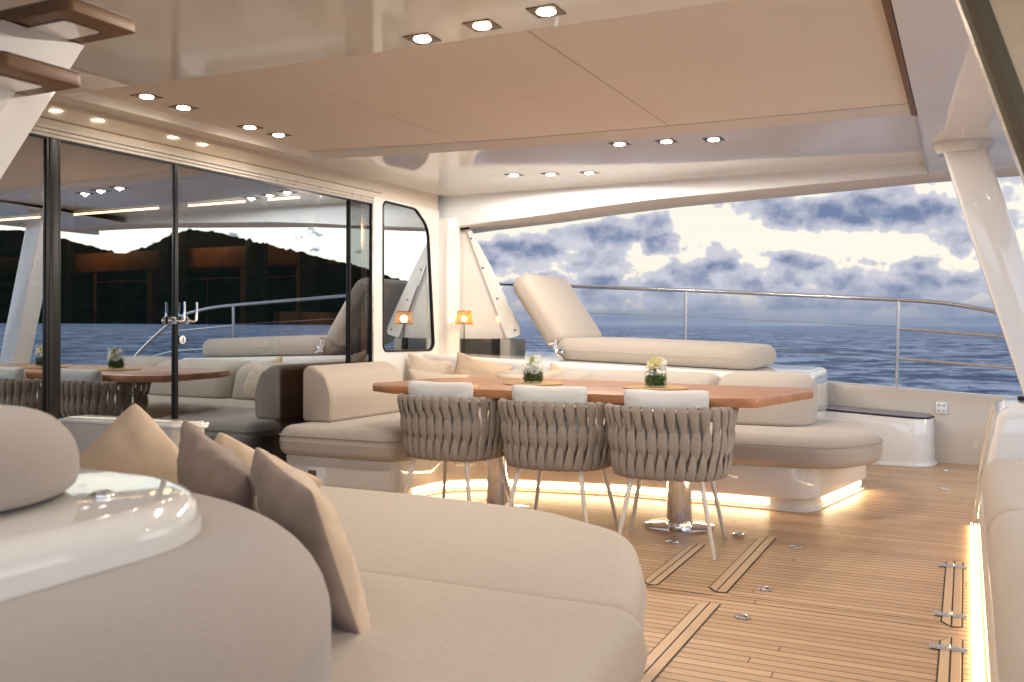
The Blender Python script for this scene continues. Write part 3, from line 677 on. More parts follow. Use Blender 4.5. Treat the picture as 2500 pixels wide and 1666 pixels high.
npst=post(.743,.03,2.25,2.35,.34,.30,'near_roof_post','broad cream slanting post with dark edge strip crossing the top right corner',False)
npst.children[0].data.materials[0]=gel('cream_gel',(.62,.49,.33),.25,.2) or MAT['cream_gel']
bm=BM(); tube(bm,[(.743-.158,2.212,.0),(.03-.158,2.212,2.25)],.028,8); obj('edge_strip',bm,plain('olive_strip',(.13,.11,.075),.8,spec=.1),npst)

# ------------------------------------------------------------------ downlights
DLN=[0]
def downlight(x,y,z,label,group,E=9.0,sz=.055,kind='SPOT',glow=0):
    t_=thing('downlight',label,'downlight',(x,y,z),group)
    b_=BM(); o_=[Vector(q) for q in((-sz,-sz),(sz,-sz),(sz,sz),(-sz,sz))]
    inn_=[Vector((math.cos(2*math.pi*i/32)*sz*.66,math.sin(2*math.pi*i/32)*sz*.66)) for i in range(32)]
    vo=[b_.verts.new((x+q.x,y+q.y,z-.004)) for q in o_]; vi=[b_.verts.new((x+q.x,y+q.y,z-.004)) for q in inn_]
    es=[b_.edges.new((vo[i],vo[(i+1)%4])) for i in range(4)]+[b_.edges.new((vi[i],vi[(i+1)%32])) for i in range(32)]
    bmesh.ops.triangle_fill(b_,use_beauty=True,edges=es)
    ex=bmesh.ops.extrude_face_region(b_,geom=list(b_.faces)); bmesh.ops.translate(b_,verts=[v for v in ex['geom'] if isinstance(v,bmesh.types.BMVert)],vec=(0,0,.006))
    obj('bezel',b_,'bronze',t_)
    b_=BM(); lathe(b_,[(sz*.60,-.006),(sz*.58,-.0075),(.0005,-.008)],(x,y,z),28,False); obj('lens',b_,'downlight_glow',t_)
    l=bpy.data.lights.new('spot','SPOT'); l.energy=E; l.color=(1,.91,.80); l.shadow_soft_size=.008
    l.spot_size=R(150 if kind=='SOFT' else 180); l.spot_blend=1 if kind=='SOFT' else .12
    o=bpy.data.objects.new('spot',l); C.objects.link(o); o.parent=t_; o.location=(0,0,-.014)
    if glow:
        l=bpy.data.lights.new('spill','POINT'); l.energy=glow; l.color=(1,.88,.74); l.shadow_soft_size=.008
        o=bpy.data.objects.new('spill',l); C.objects.link(o); o.parent=t_; o.location=(0,0,-.045)
    return t_
for (x,y),l in zip(((-1.906,3.087),(-1.622,3.05),(-1.344,3.012)),('left','middle','right')): downlight(x,y,ZC,l+'most of the three big square downlights at the top of the photo' if l!='middle' else 'middle one of the three big square downlights at the top of the photo','near row of three downlights',17)
for (x,y),l in zip(((-1.918,5.409),(-1.638,5.462),(-1.365,5.527)),('leftmost','middle','rightmost')): downlight(x,y,ZC,l+' downlight of the upper right row just past the pale ceiling step','upper right row of three downlights',18)
for (x,y),l in zip(((-3.021,6.179),(-2.76,6.266),(-2.485,6.34)),('leftmost','middle','rightmost')): downlight(x,y,ZC,l+' downlight of the low row near the side beam','low row of three downlights',15)
for (x,y),l in zip(((-3.741,3.404),(-3.754,3.664),(-3.775,4.197),(-3.77,4.443)),('nearest','second','third','farthest')): downlight(x,y,ZP,l+' ceiling downlight of the four above the glass doors, counted from the stairs','downlights above the glass doors',6,kind='SOFT')
# assumed downlights out of view, added to light the lounge seats
for (x,y) in((-1.9,.55),(-1.62,.55),(-1.34,.55),(-.3,1.6),(.35,3.6)): downlight(x,y,ZC-.012 if x>-.3 else ZC,'added downlight out of view, lighting the lounge seats','added downlights lighting the lounge seats',5 if x<-.5 else 10,kind='SOFT')

# ------------------------------------------------------------------ dining table
tb=thing('dining_table','long reddish varnished wood dining table on two steel pedestals','table',(-2,4.98,0))
tout=rnd_poly([(-3.235,4.66),(-3.0,4.52),(-1.80,4.45),(-1.1,4.44),(-.905,4.50),(-.750,5.26),(-.775,5.40),(-1.36,5.43),(-2.3,5.58),(-3.05,5.50),(-3.17,5.25)],[.03,.1,.4,.2,.08,.05,.05,.4,.6,.08,.05],5)
bm=BM(); slab(bm,tout,.702,.75,.006,2); obj('tabletop',bm,'table_wood',tb)
for x in(-2.543,-1.418):
    bm=BM(); lathe(bm,[(.069,.004),(.069,.66),(.11,.668),(.11,.70)],(x,4.977,0),40); pd=obj('pedestal',bm,'chrome',tb)
    bm=BM(); lathe(bm,[(.001,.0),(.19,.0),(.19,.003),(.188,.0042),(.076,.0045),(.0755,.028),(.0705,.030)],(x,4.977,0),48,True); obj('base_plate',bm,'chrome',pd)
# mats and vases
def leafmesh(bm,c,n,rad,zr,L,wd,up=.0):
    for i in range(n):
        a=random.uniform(0,2*math.pi); r_=rad*math.sqrt(random.random()); z=random.uniform(*zr)
        p_=Vector((c[0]+r_*math.cos(a),c[1]+r_*math.sin(a),c[2]+z)); d_=Vector((random.gauss(0,1),random.gauss(0,1),random.gauss(up,.8))).normalized()
        s_=d_.cross(Vector((random.gauss(0,1),random.gauss(0,1),random.gauss(0,1)))).normalized(); l_=L*random.uniform(.6,1.1)
        q=[p_,p_+d_*l_*.5+s_*wd,p_+d_*l_,p_+d_*l_*.5-s_*wd]
        rm=rad*1.08
        for v in q:
            w_=Vector((v.x-c[0],v.y-c[1])); 
            if w_.length>rm: w_=w_*(rm/w_.length); v.x=c[0]+w_.x; v.y=c[1]+w_.y
            v.z=max(v.z,c[2]+.006)
        f=bm.faces.new([bm.verts.new(v) for v in q])
def flower(bm,c,nr,Lp,wd,ax,layers=2,cup=.5):
    ax=Vector(ax).normalized(); u=ax.orthogonal().normalized(); v_=ax.cross(u)
    for ly in range(layers):
        for i in range(nr):
            a=2*math.pi*(i+.5*ly)/nr+random.uniform(-.1,.1); d_=(u*math.cos(a)+v_*math.sin(a)); s_=ax.cross(d_)
            k=cup+.35*ly; p0=Vector(c); p1=p0+d_*Lp*.55+ax*Lp*.30*k; p2=p0+d_*Lp*(1-.15*ly)+ax*Lp*.62*k
            vs=[bm.verts.new(q) for q in(p0-s_*wd*.2,p0+s_*wd*.2,p1+s_*wd,p2+s_*wd*.35,p2-s_*wd*.35,p1-s_*wd)]
            bm.faces.new(vs)
def vase(x,y,label,kind,rot):
    mt_=BM(); Lr=[]
    pts=[Vector((.182*math.cos(a)*(1+.012*math.sin(9*a)),.182*math.sin(a)*(1+.012*math.cos(7*a)))) for a in[2*math.pi*i/64 for i in range(64)]]
    slab(mt_,pts,0,.006,.0025,2); mo=obj('placemat',mt_,'woven_mat'); mo.location=(x,y,.751); tag(mo,'round woven straw placemat under the '+('left vase with white daisies' if kind==0 else 'right vase with cream orchids'),'placemat')
    v_=thing('glass_vase',label,'vase',(x,y,.758)); c=(x,y,.758)
    b_=BM(); prof_=[(.0005,.0),(.040,.0),(.052,.006),(.061,.022),(.0655,.045),(.066,.065),(.063,.095),(.057,.130),(.052,.170)]
    lathe(b_,prof_,c,40,False); lathe(b_,[(.052,.170),(.0505,.170)],c,40,False); 
    obj('glass',b_,'clear_glass',v_)
    b_=BM(); leafmesh(b_,c,520,.056,(.01,.062),.030,.006); obj('greenery',b_,'leaf',v_,keep=True)
    b_=BM()
    if kind==0:
        for q in((-.025,-.02,.075),(.022,-.028,.072),(.03,.015,.08),(-.01,.03,.078),(0.0,-.035,.092)): flower(b_,(x+q[0],y+q[1],.758+q[2]),20,.036,.0035,(q[0]*8,q[1]*8-.2,.5),3,.25)
        obj('daisies',b_,'petal_white',v_,keep=True); b_=BM()
        for q in((.022,.0,.135),(-.02,.01,.125),(.03,-.015,.11)): flower(b_,(x+q[0],y+q[1],.758+q[2]),6,.030,.013,(q[0]*10,-.6,.6),2,.6)
        obj('rose',b_,'petal_white',v_,keep=True)
        b_=BM(); leafmesh(b_,(x+.004,y-.02,.758+.095),120,.016,(0,.055),.014,.004,.8); obj('buds',b_,'bud_green',v_,keep=True)
    else:
        for q in((-.012,-.02,.128),(.012,-.022,.118),(0,-.005,.142),(.022,-.01,.138),(-.022,0,.112)): flower(b_,(x+q[0],y+q[1],.758+q[2]),5,.028,.014,(q[0]*10,-.8,.5),2,.55)
        obj('orchids',b_,'petal_cream',v_,keep=True); b_=BM()
        for q in((-.03,-.02,.09),(.035,.0,.10),(.03,.01,.13),(-.02,.02,.085)): flower(b_,(x+q[0],y+q[1],.758+q[2]),6,.032,.015,(q[0]*10,-.5,.7),2,.6)
        obj('petals',b_,'petal_white',v_,keep=True)
        b_=BM(); leafmesh(b_,(x,y-.012,.758+.07),90,.010,(0,.05),.016,.003,.8); obj('stalk',b_,'leaf',v_,keep=True)
vase(-2.329,5.03,'left glass vase of white daisies and green buds on the table',0,0)
vase(-1.558,4.99,'right glass vase with cream orchids over dark leaves on the table',1,0)

# ------------------------------------------------------------------ dining chairs
def make_chair():
    ch=thing('dining_chair','','chair',(0,0,0),'rope-woven dining chairs at the table')
    # U-shaped plan: back towards -Y, evenly spaced by arc length
    def U0(s):
        a=math.pi*1.5+(s-.5)*R(232); x=math.cos(a); y=math.sin(a)
        return Vector((.305*math.copysign(abs(x)**.8,x),.275*math.copysign(abs(y)**.8,y)+(.05 if y>0 else 0)))
    acc=[0]; 
    for i in range(400): acc.append(acc[-1]+min(.03,(U0((i+1)/400)-U0(i/400)).length))
    def arc(s):
        tgt=s*acc[-1]; lo,hi=0,400
        while hi-lo>1:
            m=(lo+hi)//2
            if acc[m]<=tgt: lo=m
            else: hi=m
        return (lo+(tgt-acc[lo])/max(1e-9,acc[hi]-acc[lo]))/400
    def U(s,sc=1.0):        # s in 0..1, left arm tip -> back -> right arm tip
        s=arc(min(1,max(0,s))); a=math.pi*1.5+(s-.5)*R(232)
        x=math.cos(a); y=math.sin(a)
        ex=.80
        X=.305*sc*math.copysign(abs(x)**ex,x); Y=.275*sc*math.copysign(abs(y)**ex,y)
        return X,Y+(.05 if y>0 else 0)
    N=60; TOP=lambda s:.692-.018*abs(2*s-1)**2; MID=.535; BOT=.378
    def rail(z,sc,r):
        b_=BM(); tube(b_,[(*U(i/N,sc),(z(i/N) if callable(z) else z)) for i in range(N+1)],r,8); return b_
    obj('top_rail',rail(TOP,1.0,.0095),'chair_metal',ch); obj('middle_rail',rail(MID,.965,.007),'chair_metal',ch)
    b_=rail(BOT,.86,.0095); tube(b_,[(*U(0,.86),BOT),(*U(1,.86),BOT)],.0095,8); obj('seat_frame',b_,'chair_metal',ch)
    for s in(.05,.27,.73,.95):
        b_=BM(); tube(b_,[(*U(s,.86),BOT),(*U(s,.955),MID),(*U(s,1.0),TOP(s))],.006,8); obj('upright',b_,'chair_metal',ch)
    # woven straps, two interlaced families
    b_=BM(); NS=24
    def strap(s0,fam):
        n=30; m_=12; rows=[]
        for i in range(n+1):
            u=i/n; z=(.692*(1-(u-.12)/.78)+.378*(u-.12)/.78) if fam==0 else .676*(1-u)+.392*u
            z=min(.692,max(.378,z))
            slant=(.0125*math.sin(math.pi*u) if fam==0 else -.006*math.sin(math.pi*u)+.003)
            s=min(max(s0+slant,.0),1.0)
            sc=1.0 if z>MID else 1; sc=.86+(1.0-.86)*min(1,max(0,(z-BOT)/(.692-BOT)))**.62
            X,Y=U(s,sc); X2,Y2=U(min(1,s+.01),sc); X1,Y1=U(max(0,s-.01),sc)
            tg=Vector((X2-X1,Y2-Y1,0)).normalized(); nr=Vector((tg.y,-tg.x,0))
            if nr.dot(Vector((X,Y,0)))<0: nr=-nr
            if fam==0: k=abs(math.cos(math.pi*(min(.9,max(.12,u))-.12)/.78)); wd=.0045+.0190*k**1.1; off=-.014+.031*k**.7; tw=.9*(1-k)*(1 if u<.5 else -1)
            else: k=math.sin(math.pi*u); wd=.0035+.0215*k**1.7; off=-.022+.036*k**1.3; tw=.8*(1-k)*(-1 if u<.5 else 1)
            th=.0075
            ctr=Vector((X,Y,z))+nr*off
            wv=tg*math.cos(tw)+nr*math.sin(tw); tv=nr*math.cos(tw)-tg*math.sin(tw)
            # loop over the top and bottom rails
            if fam==0 and u<.12:
                ph=(1-u/.12)*R(165); ctr=Vector((X,Y,z+TOP(s)-.692))+nr*.017*math.cos(ph)+Vector((0,0,.017*math.sin(ph))); tv=nr*math.cos(ph)+Vector((0,0,math.sin(ph))); wv=tg
            if fam==0 and u>.90:
                ph=(u-.90)/.10*R(140); ctr=Vector((X,Y,z))+nr*.017*math.cos(ph)-Vector((0,0,.017*math.sin(ph))); tv=nr*math.cos(ph)-Vector((0,0,math.sin(ph))); wv=tg
            rows.append([ctr+wv*wd*math.cos(2*math.pi*q/m_)+tv*th*math.sin(2*math.pi*q/m_) for q in range(m_)])
        rings(b_,rows)
        if fam==0:   # inside fall of the loop
            pass
    for i in range(NS):
        strap((i+.5)/NS,0)
        if i<NS-1: strap((i+1.0)/NS,1)
    obj('woven_shell',b_,'rope_webbing',ch,angle=70)
    # legs
    for sx,sy,fx,fy in((-1,-1,-.235,-.245),(1,-1,.235,-.245),(-1,1,-.245,.255),(1,1,.245,.255)):
        b_=BM(); tube(b_,[(fx*.70,fy*.70,BOT-.002),(fx,fy,.004)],[.0135,.0095],12); lg_=obj('leg',b_,'chair_metal',ch)
        b_=BM(); lathe(b_,[(.001,0),(.0098,0),(.0098,.006),(.001,.0062)],(fx,fy,0),12); obj('foot_cap',b_,'white_plastic',lg_)
    b_=BM(); slab(b_,[Vector(U(i/40,.84)) for i in range(41)],.385,.455,.028,4,crown=.012); obj('seat_cushion',b_,'seat_fabric',ch)
    # small white back cushion
    b_=BM(); pillow_mesh(b_,.43,.30,.11,sq=True); 
    M=Matrix.Translation((0,-.165,.645))@Matrix.Rotation(R(98),4,'X')@Matrix.Rotation(0,4,'Z'); b_.transform(M)
    obj('back_cushion',b_,'cushion_white',ch,angle=60)
    return ch
def pillow_mesh(bm,W,Hh,T,sq=False,seed=0,wr=.006,chop=0,ear=.07,n=26):
    """pillow in local XY plane, thickness along Z"""
    gr_={}
    rng=random.Random(seed); o=Vector((rng.uniform(0,50),rng.uniform(0,50),0))
    for sgn in(1,-1):
        for i in range(n+1):
            for j in range(n+1):
                u=2*i/n-1; v=2*j/n-1
                edge=(i in(0,n)) or (j in(0,n))
                if sgn<0 and edge: gr_[(i,j,-1)]=gr_[(i,j,1)]; continue
                # grid denser at rim
                uu=math.sin(u*math.pi/2); vv=math.sin(v*math.pi/2)
                cr=1-.055*(uu*vv)**6; px=uu*(1-ear*(1-vv*vv)*abs(uu)**2)*cr; py=vv*(1-ear*(1-uu*uu)*abs(vv)**2)*cr
                if sq: k=(max(0,1-abs(uu)**6)*max(0,1-abs(vv)**6))**.5
                else: k=(max(0,1-abs(uu)**2.3)*max(0,1-abs(vv)**2.3))**.55
                z=sgn*T/2*k
                rimf=(1-abs(k))*min(1,k*5)
                w_=noise.noise(Vector((px*3.2,py*3.2,sgn*2))+o)*1.2+noise.noise(Vector((px*7,py*7,sgn))+o)*.7
                aa=math.atan2(py,px); rad_=noise.noise(Vector((aa*2.6,1.0,sgn*3))+o)*1.6
                z+=sgn*wr*(w_*.8+rad_*rimf*1.4)*min(1,k*3)
                if chop and py>0: z*=1-chop*.6*math.exp(-(px/.3)**2)*py
                yy=py*Hh/2
                if chop: yy-=chop*.10*math.exp(-(px/.28)**2)*max(0,py)**2
                gr_[(i,j,sgn)]=bm.verts.new((px*W/2,yy,z))
    for sgn in(1,-1):
        for i in range(n):
            for j in range(n):
                q=[gr_[(i,j,sgn)],gr_[(i+1,j,sgn)],gr_[(i+1,j+1,sgn)],gr_[(i,j+1,sgn)]]
                if sgn<0: q.reverse()
                bm.faces.new(q)
ch0=make_chair()
def copy_tree(o,parent=None):
    c=o.copy(); C.objects.link(c); c.parent=parent
    for k in list(o.children): copy_tree(k,c)
    return c
CH=[(-1.335,4.53,9,'rightmost woven rope dining chair, standing clear before the right pedestal'),(-1.955,4.57,4,'middle woven rope dining chair between the two others'),(-2.63,4.63,-1,'leftmost woven rope dining chair next to the settee arm')]
for i,(x,y,a,l) in enumerate(CH):
    c=ch0 if i==0 else copy_tree(ch0)
    c['_p']=1; del c['_p']; c.location=(x,y,0); c.rotation_euler=(0,0,R(a)); c['label']=l
# ------------------------------------------------------------------ corner settee
stt=thing('corner_settee','L-shaped beige settee on a white glowing base behind the dining table','settee',(-2,6,0))
bout=rnd_poly([(-3.99,4.76),(-3.14,4.76),(-3.09,5.25),(-2.80,5.48),(-2.0,5.63),(-.80,5.60),(-.58,6.70),(-3.99,6.70)],[.03,.10,.3,.5,.8,.17,.1,0],8)
bm=BM(); slab(bm,bout,.075,.275,.02,3,rb=.012); obj('base',bm,'gelcoat',stt)
bm=BM(); slab(bm,inset(bout,.035),.0,.076,.002,1); obj('plinth',bm,plain('plinth_white',(.7,.66,.6),.4),stt)
bm=BM(); slab(bm,inset(bout,.010),.0,.012,.002,1); obj('base_lip',bm,'gelcoat',stt)
# led strips in the gap
def on_path(poly,f0,f1):
    n=len(poly); d=[0]
    for i in range(n): d.append(d[-1]+(poly[(i+1)%n]-poly[i]).length)
    Lt=d[-1]; out=[]
    def at(s):
        s=s%Lt
        for i in range(n):
            if d[i]<=s<=d[i+1]+1e-9: return poly[i].lerp(poly[(i+1)%n],(s-d[i])/max(1e-9,d[i+1]-d[i]))
    k=60
    return [at(f0+(f1-f0)*j/k) for j in range(k+1)],Lt
def ledstrip(poly,sel,par,z0=.034,z1=.060,mat='led_warm'):
    pts=[p_ for p_ in poly if sel(p_)]
    b_=BM(); prev=None
    for p_ in pts:
        a=(b_.verts.new((p_.x,p_.y,z0)),b_.verts.new((p_.x,p_.y,z1)))
        if prev: b_.faces.new((prev[0],a[0],a[1],prev[1]))
        prev=a
    return obj('led_strip',b_,mat,par)
ip=inset(bout,.031)
ledstrip(ip,lambda p_:(p_.y<5.72 and p_.y>4.95 and p_.x>-3.3 and p_.x<-1.02),stt)
ledstrip(ip,lambda p_:(p_.x>-.80 and p_.y>5.72 and p_.y<6.6),stt)
# vent / socket on the end
bm=BM(); box(bm,-3.80,-3.665,4.748,4.760,.075,.20,.003); sk=obj('socket_plate',bm,'white_plastic',stt)
bm=BM(); box(bm,-3.785,-3.722,4.743,4.7485,.10,.175,.002); obj('socket_insert',bm,plain('socket_dark',(.10,.08,.07),.4),sk)
sout=rnd_poly([(-4.0,4.67),(-3.05,4.67),(-2.98,5.20),(-2.70,5.42),(-2.0,5.56),(-.66,5.53),(-.44,5.95),(-.60,6.76),(-4.0,6.76)],[.09,.16,.3,.5,.8,.28,.4,.1,0],8)
bm=BM(); slab(bm,sout,.268,.458,.085,7,rb=.055,bulge=.006); obj('seat_cushion',bm,'seat_fabric',stt)
bm=BM(); tube(bm,[(p_.x,p_.y,.398) for p_ in inset(sout,-.003)],.0035,6,True); obj('piping',bm,'piping',stt)
# wedge backrest against the glass wall
def wedge(bm,y0,y1,x0,depth,z0,h):
    pr=rnd_poly([(0,0),(depth,0),(depth*1.03,h*.5),(depth*.80,h*.86),(depth*.38,h),(0,h)],[.02,.03,.2,.10,.10,.05],6); L=[]
    for k,(s,y) in enumerate(((.90,y0),(.96,y0+.008),(1,y0+.03),(1,(y0+y1)/2),(1,y1-.03),(.96,y1-.008),(.90,y1))):
        c=Vector((depth*.5,h*.45)); L.append([(x0+c.x+(p_.x-c.x)*s,y,z0+c.y+(p_.y-c.y)*s) for p_ in pr])
    rings(bm,L)
bm=BM(); wedge(bm,4.95,5.86,-4.0,.235,.455,.375); obj('arm_backrest',bm,'seat_fabric_warm',stt)
for x0,x1,zt,y0 in((-1.50,-.90,.785,6.01),(-2.45,-1.515,.770,6.03),(-3.2,-2.465,.762,6.06)):
    bm=BM(); slab(bm,rnd_poly([(x0,y0),(x1,y0),(x1+.02 if x1>-1 else x1,6.55),(x0,6.55)],[.12,.18 if x1>-1 else .12,.18 if x1>-1 else .12,.12],8),.455,zt,.11,7,rb=.03,crown=.006)
    for v in bm.verts:
        if v.co.z>.5: v.co.y+=(v.co.z-.5)*.28*(1 if v.co.y<6.3 else .1)
    obj('backrest',bm,'seat_fabric',stt)
# pillows on settee
PN={}
def pillow(name,label,c,W,Hh,T,rot,mat,seed=1,group=None,k2=None,**k):
    b_=BM(); pillow_mesh(b_,W,Hh,T,seed=seed,**k)
    m2=k2
    o=obj('throw_pillow',b_,[mat,m2] if m2 else mat,angle=75)
    if m2:
        for f in o.data.polygons:
            if f.center.z<0: f.material_index=1
    o.location=c; o.rotation_euler=tuple(R(a) for a in rot); tag(o,label,'pillow',group); return o
pillow('p','wide beige pillow lying in the left corner of the far settee',(-3.62,6.05,.60),.50,.34,.15,(66,6,24),'pillow_sand',2,ear=.17,wr=.012)
pillow('p','beige pillow standing right of the corner pillow, before the lamp ledge',(-2.86,6.12,.60),.56,.36,.15,(70,-5,6),'pillow_sand',3,ear=.17,wr=.012)
pillow('p','small pale pillow propped behind the corner pillow under the side window',(-3.88,6.42,.68),.44,.36,.13,(72,10,44),'pillow_sand',4,ear=.17,wr=.012)
pillow('p','pale pillow leaning on the ledge below the table lamp',(-3.45,6.42,.68),.50,.36,.13,(70,14,10),'pillow_beige',5,ear=.17,wr=.012)
pillow('p','shaded pillow just left of the daisy vase, half behind another pillow',(-2.68,6.30,.62),.42,.34,.13,(72,18,-14),'pillow_beige',6,ear=.17,wr=.012)

# table lamp
tl=thing('table_lamp','small lit table lamp with slatted amber shade on the ledge','lamp',(-3.788,6.82,.87))
lx,ly,lz=-3.788,6.80,.868
bm=BM(); lathe(bm,[(.001,0),(.048,0),(.048,.006),(.044,.009),(.006,.012),(.006,.02)],(lx,ly,lz),28); obj('lamp_base',bm,'black_frame',tl)
bm=BM(); tube(bm,[(lx,ly,lz+.01),(lx,ly,lz+.27)],.0045,8); obj('lamp_stem',bm,'black_frame',tl)
bm=BM()
for k in range(40):
    a=2*math.pi*k/40; a2=a+2*math.pi/40*.72
    q=[(lx+.076*math.cos(a),ly+.076*math.sin(a),lz+.245),(lx+.076*math.cos(a2),ly+.076*math.sin(a2),lz+.245),(lx+.058*math.cos(a2),ly+.058*math.sin(a2),lz+.352),(lx+.058*math.cos(a),ly+.058*math.sin(a),lz+.352)]
    poly_face(bm,q)
ls=obj('lamp_shade',bm,'lamp_shade',tl,keep=True)
bm=BM(); tube(bm,[(lx+.0765*math.cos(a),ly+.0765*math.sin(a),lz+.245) for a in[2*math.pi*i/40 for i in range(40)]],.003,6,True); tube(bm,[(lx+.0585*math.cos(a),ly+.0585*math.sin(a),lz+.352) for a in[2*math.pi*i/40 for i in range(40)]],.003,6,True); obj('shade_ring',bm,'stair_wood',ls)
bm=BM(); bmesh.ops.create_uvsphere(bm,u_segments=16,v_segments=10,radius=.022); bmesh.ops.translate(bm,verts=bm.verts,vec=(lx,ly,lz+.288)); obj('bulb',bm,'bulb_glow',tl)
l=bpy.data.lights.new('lamp_light','POINT'); l.energy=2.3; l.color=(1,.68,.36); l.shadow_soft_size=.03; o=bpy.data.objects.new('lamp_light',l); C.objects.link(o); o.parent=tl; o.location=Vector((lx,ly,lz+.288))-tl.location

# ------------------------------------------------------------------ aft bench on the right
ab=thing('aft_bench','cream cushioned bench with light strip along its foot at the right edge','bench',(.4,3.5,0))
bm=BM()
for v in box(bm,0,.06,.9,5.70,.0,.125): v.co.x+=.032+.026*v.co.z/.125
obj('kick_panel',bm,'mirror_steel',ab)
bm=BM(); box(bm,.020,.029,.9,5.68,.004,.016); obj('led_strip',bm,'led_bench',ab)
bm=BM(); sweep(bm,[(0,.9),(0,5.2)],[(-.056,.126),(-.052,.15),(-.056,.20),(-.07,.245),(-.10,.272),(-.95,.272),(-.95,.126)][::-1]); obj('bench_base',bm,'gelcoat',ab)
for y0,y1 in((3.575,5.02),(1.85,3.655)):
    bm=BM(); slab(bm,rnd_poly([(.068,y0),(.70,y0),(.70,y1),(.068,y1)],[.10,.10,.13,.15],6),.272,.475,.075,7,crown=.014,rb=.05,bulge=.008); obj('seat_cushion',bm,'seat_fabric_warm',ab)
bm=BM(); slab(bm,rnd_poly([(.068,.6),(.70,.6),(.70,1.885),(.068,1.885)],[.09,.09,.09,.09],6),.272,.475,.075,7,crown=.014,rb=.05); obj('seat_cushion',bm,'seat_fabric_warm',ab)
cs=thing('stern_console','white moulded console with flush hatch beyond the aft bench','console',(.5,5.4,0))
bm=BM(); L=[]
for z,xo,ins in((.15,.045,0),(.35,.075,0),(.55,.115,0),(.66,.135,0),(.685,.145,.008),(.70,.16,.025)):
    L.append([(p_.x+(xo-.045)*(.95-p_.x)/.905,p_.y,z) for p_ in inset(rnd_poly([(.045,5.06),(.95,5.06),(.95,5.80),(.045,5.80)],[.05,.02,.06,.10],5),ins)])
rings(bm,L); obj('console_body',bm,'gelcoat',cs)
bm=BM(); tube(bm,[(.042,5.82,.0),(.078,5.82,.35),(.135,5.80,.66)],.008,8); obj('edge_trim',bm,'warm_gel',cs)
bm=BM(); box(bm,.27,.40,5.25,5.45,.702,.712,.003); obj('hatch_lid',bm,'gelcoat',cs)
bm=BM(); box(bm,.245,.315,5.60,5.68,.702,.722,.004); obj('vent',bm,'black_frame',cs)
bm=BM(); box(bm,.30,.40,5.36,5.44,.7125,.722,.004); obj('latch',bm,'black_frame',cs)

# ------------------------------------------------------------------ stairs top left
sr=thing('flybridge_stairs','dark wooden stair treads on a slanting white stringer, upper left corner','stairs',(-2.68,1.9,0))
def tread(x0,x1,y0,y1,z):
    bm=BM(); o_=rnd_poly([(x0,y0),(x1,y0),(x1,y1),(x0,y1)],.022,4); slab(bm,o_,z,z+.038,.006,2); tr_=obj('tread',bm,'stair_wood',sr)
    bm=BM(); slab(bm,rnd_poly([(x0+.07,y0+.055),(x1-.085,y0+.055),(x1-.085,y1-.07),(x0+.07,y1-.07)],.012,3),z-.006,z-.0005,.002,1); obj('tread_inset',bm,'gelcoat',tr_)
    bm=BM(); slab(bm,inset(o_,.004),z+.0385,z+.044,.002,1); obj('tread_top',bm,'grey_tread',tr_)
tread(-3.05,-2.33,1.834,2.088,2.014); tread(-3.05,-2.33,1.63,1.89,1.80)
bm=BM(); pr=[(1.86,2.008),(2.06,2.008),(2.10,1.98),(1.50,1.05),(1.0,.25),(.85,.0),(.62,.0),(.9,.45)]
pr=[Vector(q) for q in((1.80,2.008),(.35,0.0),(.85,0.0),(2.085,2.008))]
for xx in(0,):
    rings(bm,[[(-2.76,p_.x,p_.y) for p_ in pr],[(-2.57,p_.x,p_.y) for p_ in pr]])
obj('stringer',bm,'gelcoat',sr)
bm=BM()
for y,z in((1.70,1.80),(1.50,1.585)):
    rings(bm,[[(-2.80,y,z),(-2.53,y,z),(-2.53,y+.12,z),(-2.80,y+.12,z)],[(-2.76,y+.02,z-.12),(-2.57,y+.02,z-.12),(-2.57,y+.06,z-.12),(-2.76,y+.06,z-.12)]])
obj('bracket',bm,'gelcoat',sr)

# ------------------------------------------------------------------ foreground lounge sofa
ns=thing('lounge_sofa','large beige lounge sofa with thick rounded back filling the lower left foreground','sofa',(-1.6,2,0))
sA=rnd_poly([(-2.85,1.995),(-.665,1.995),(-.80,2.46),(-.95,2.84),(-1.35,3.06),(-1.9,3.12),(-2.85,3.12)],[.09,.10,.3,.35,.5,.5,.1],10)
bm=BM(); slab(bm,sA,.27,.445,.075,7,crown=.012,rb=.05,bulge=.008); obj('seat_cushion',bm,'lounge_fabric',ns)
sB=rnd_poly([(-2.85,.1),(-.56,.1),(-.655,2.085),(-2.85,2.085)],[.08,.08,.10,.08],6)
bm=BM(); slab(bm,sB,.27,.445,.06,6,crown=.008,rb=.05,bulge=.008); obj('seat_cushion',bm,'lounge_fabric',ns)
bm=BM(); slab(bm,rnd_poly([(-2.8,.2),(-.68,.2),(-.80,2.2),(-1.15,2.85),(-2.8,3.0)],[0,.04,.3,.3,.1],6),0,.27,.01,1); obj('base',bm,'gelcoat',ns)
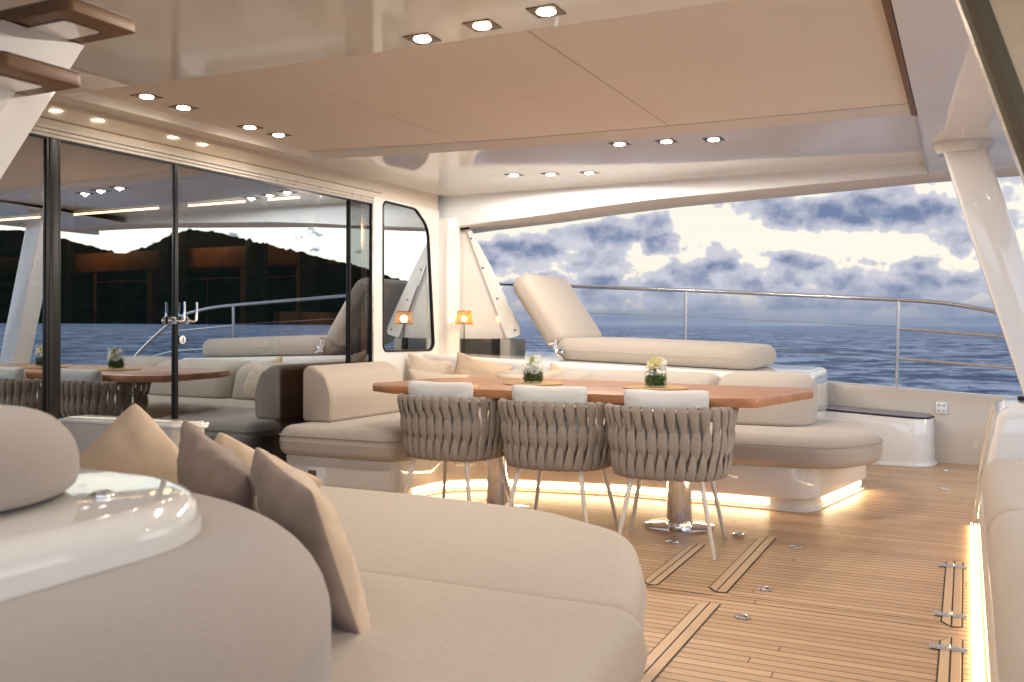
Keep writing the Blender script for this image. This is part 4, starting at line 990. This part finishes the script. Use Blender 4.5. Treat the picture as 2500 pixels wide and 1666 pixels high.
# bolster back wrapping the ledge end
path=smooth_path([(-2.75,1.50),(-2.3,1.50),(-1.8,1.48),(-1.42,1.41),(-1.14,1.22),(-1.03,.95),(-1.01,.6),(-1.01,.2),(-1.01,-.4)],8)
path=[(p_.x,p_.y) for p_ in [Vector((q[0],q[1],0)) for q in path]]
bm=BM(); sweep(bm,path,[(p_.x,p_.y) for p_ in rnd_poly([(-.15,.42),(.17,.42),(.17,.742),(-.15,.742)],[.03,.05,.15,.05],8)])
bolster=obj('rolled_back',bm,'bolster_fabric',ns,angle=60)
arm=thing('sofa_coaming','white moulded rim curving behind the pillows towards the stairs','coaming',(-3,2.3,0))
bm=BM(); slab(bm,rnd_poly([(-3.55,2.76),(-2.93,2.80),(-2.82,2.86),(-2.88,2.93),(-3.55,2.90)],[.03,.04,.03,.03,.03],6),.0,.70,.012,4); obj('rim',bm,'warm_gel',arm)
bm=BM(); slab(bm,rnd_poly([(-3.57,2.745),(-2.92,2.785),(-2.80,2.86),(-2.87,2.95),(-3.57,2.915)],[.03,.04,.03,.03,.03],6),.675,.694,.008,3); obj('rim_lip',bm,'gelcoat',arm)
# ledge
le=thing('sofa_ledge','glossy white moulded ledge with rounded end behind the sofa back','ledge',(-1.8,.8,0))
lo_=rnd_poly([(-3.4,-.8),(-1.13,-.8),(-1.13,1.33),(-3.4,1.42)],[.0,.05,.34,.1],14)
bm=BM(); slab(bm,lo_,.0,.81,.05,7,rb=.001); gel('ledge_gel',(.60,.585,.565),.06,.5); obj('ledge_top',bm,'ledge_gel',le)
pull(-1.318,1.105,'tiny chrome pop-up fitting on the glossy white ledge',.022)
for o in list(C.objects):
    if o.get('label')=='tiny chrome pop-up fitting on the glossy white ledge': o.location.z=.811; del o['group']; o['category']='deck fitting'
hp=thing('ledge_cushion','rounded grey-beige pad lying on the white ledge at the left edge','cushion',(-1.9,.8,.81))
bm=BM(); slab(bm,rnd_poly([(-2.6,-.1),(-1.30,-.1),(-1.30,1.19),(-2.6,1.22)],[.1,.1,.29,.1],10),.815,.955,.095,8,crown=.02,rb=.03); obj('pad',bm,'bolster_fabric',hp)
# pillows on sofa
pillow('p','large beige pillow standing on its corner behind the white ledge',(-2.32,2.05,.51),.52,.52,.17,(84,45,20),'pillow_beige',11,wr=.007,ear=.05,n=34)
pillow('p','creased taupe pillow between the big beige one and the tall brown one',(-1.73,1.81,.62),.40,.40,.15,(102,16,-22),'pillow_taupe',12,wr=.012,ear=.08,n=34)
pillow('p','sand pillow mostly hidden behind the creased taupe pillow',(-1.93,2.12,.535),.40,.40,.16,(78,20,8),'pillow_beige',13,wr=.008,n=34)
pillow('p','tall brown pillow leaning on the sofa back, nearest on the seat',(-1.335,1.675,.60),.44,.42,.14,(110,6,-33),'pillow_taupe',14,k2='pillow_beige',wr=.010,ear=.08,n=34)
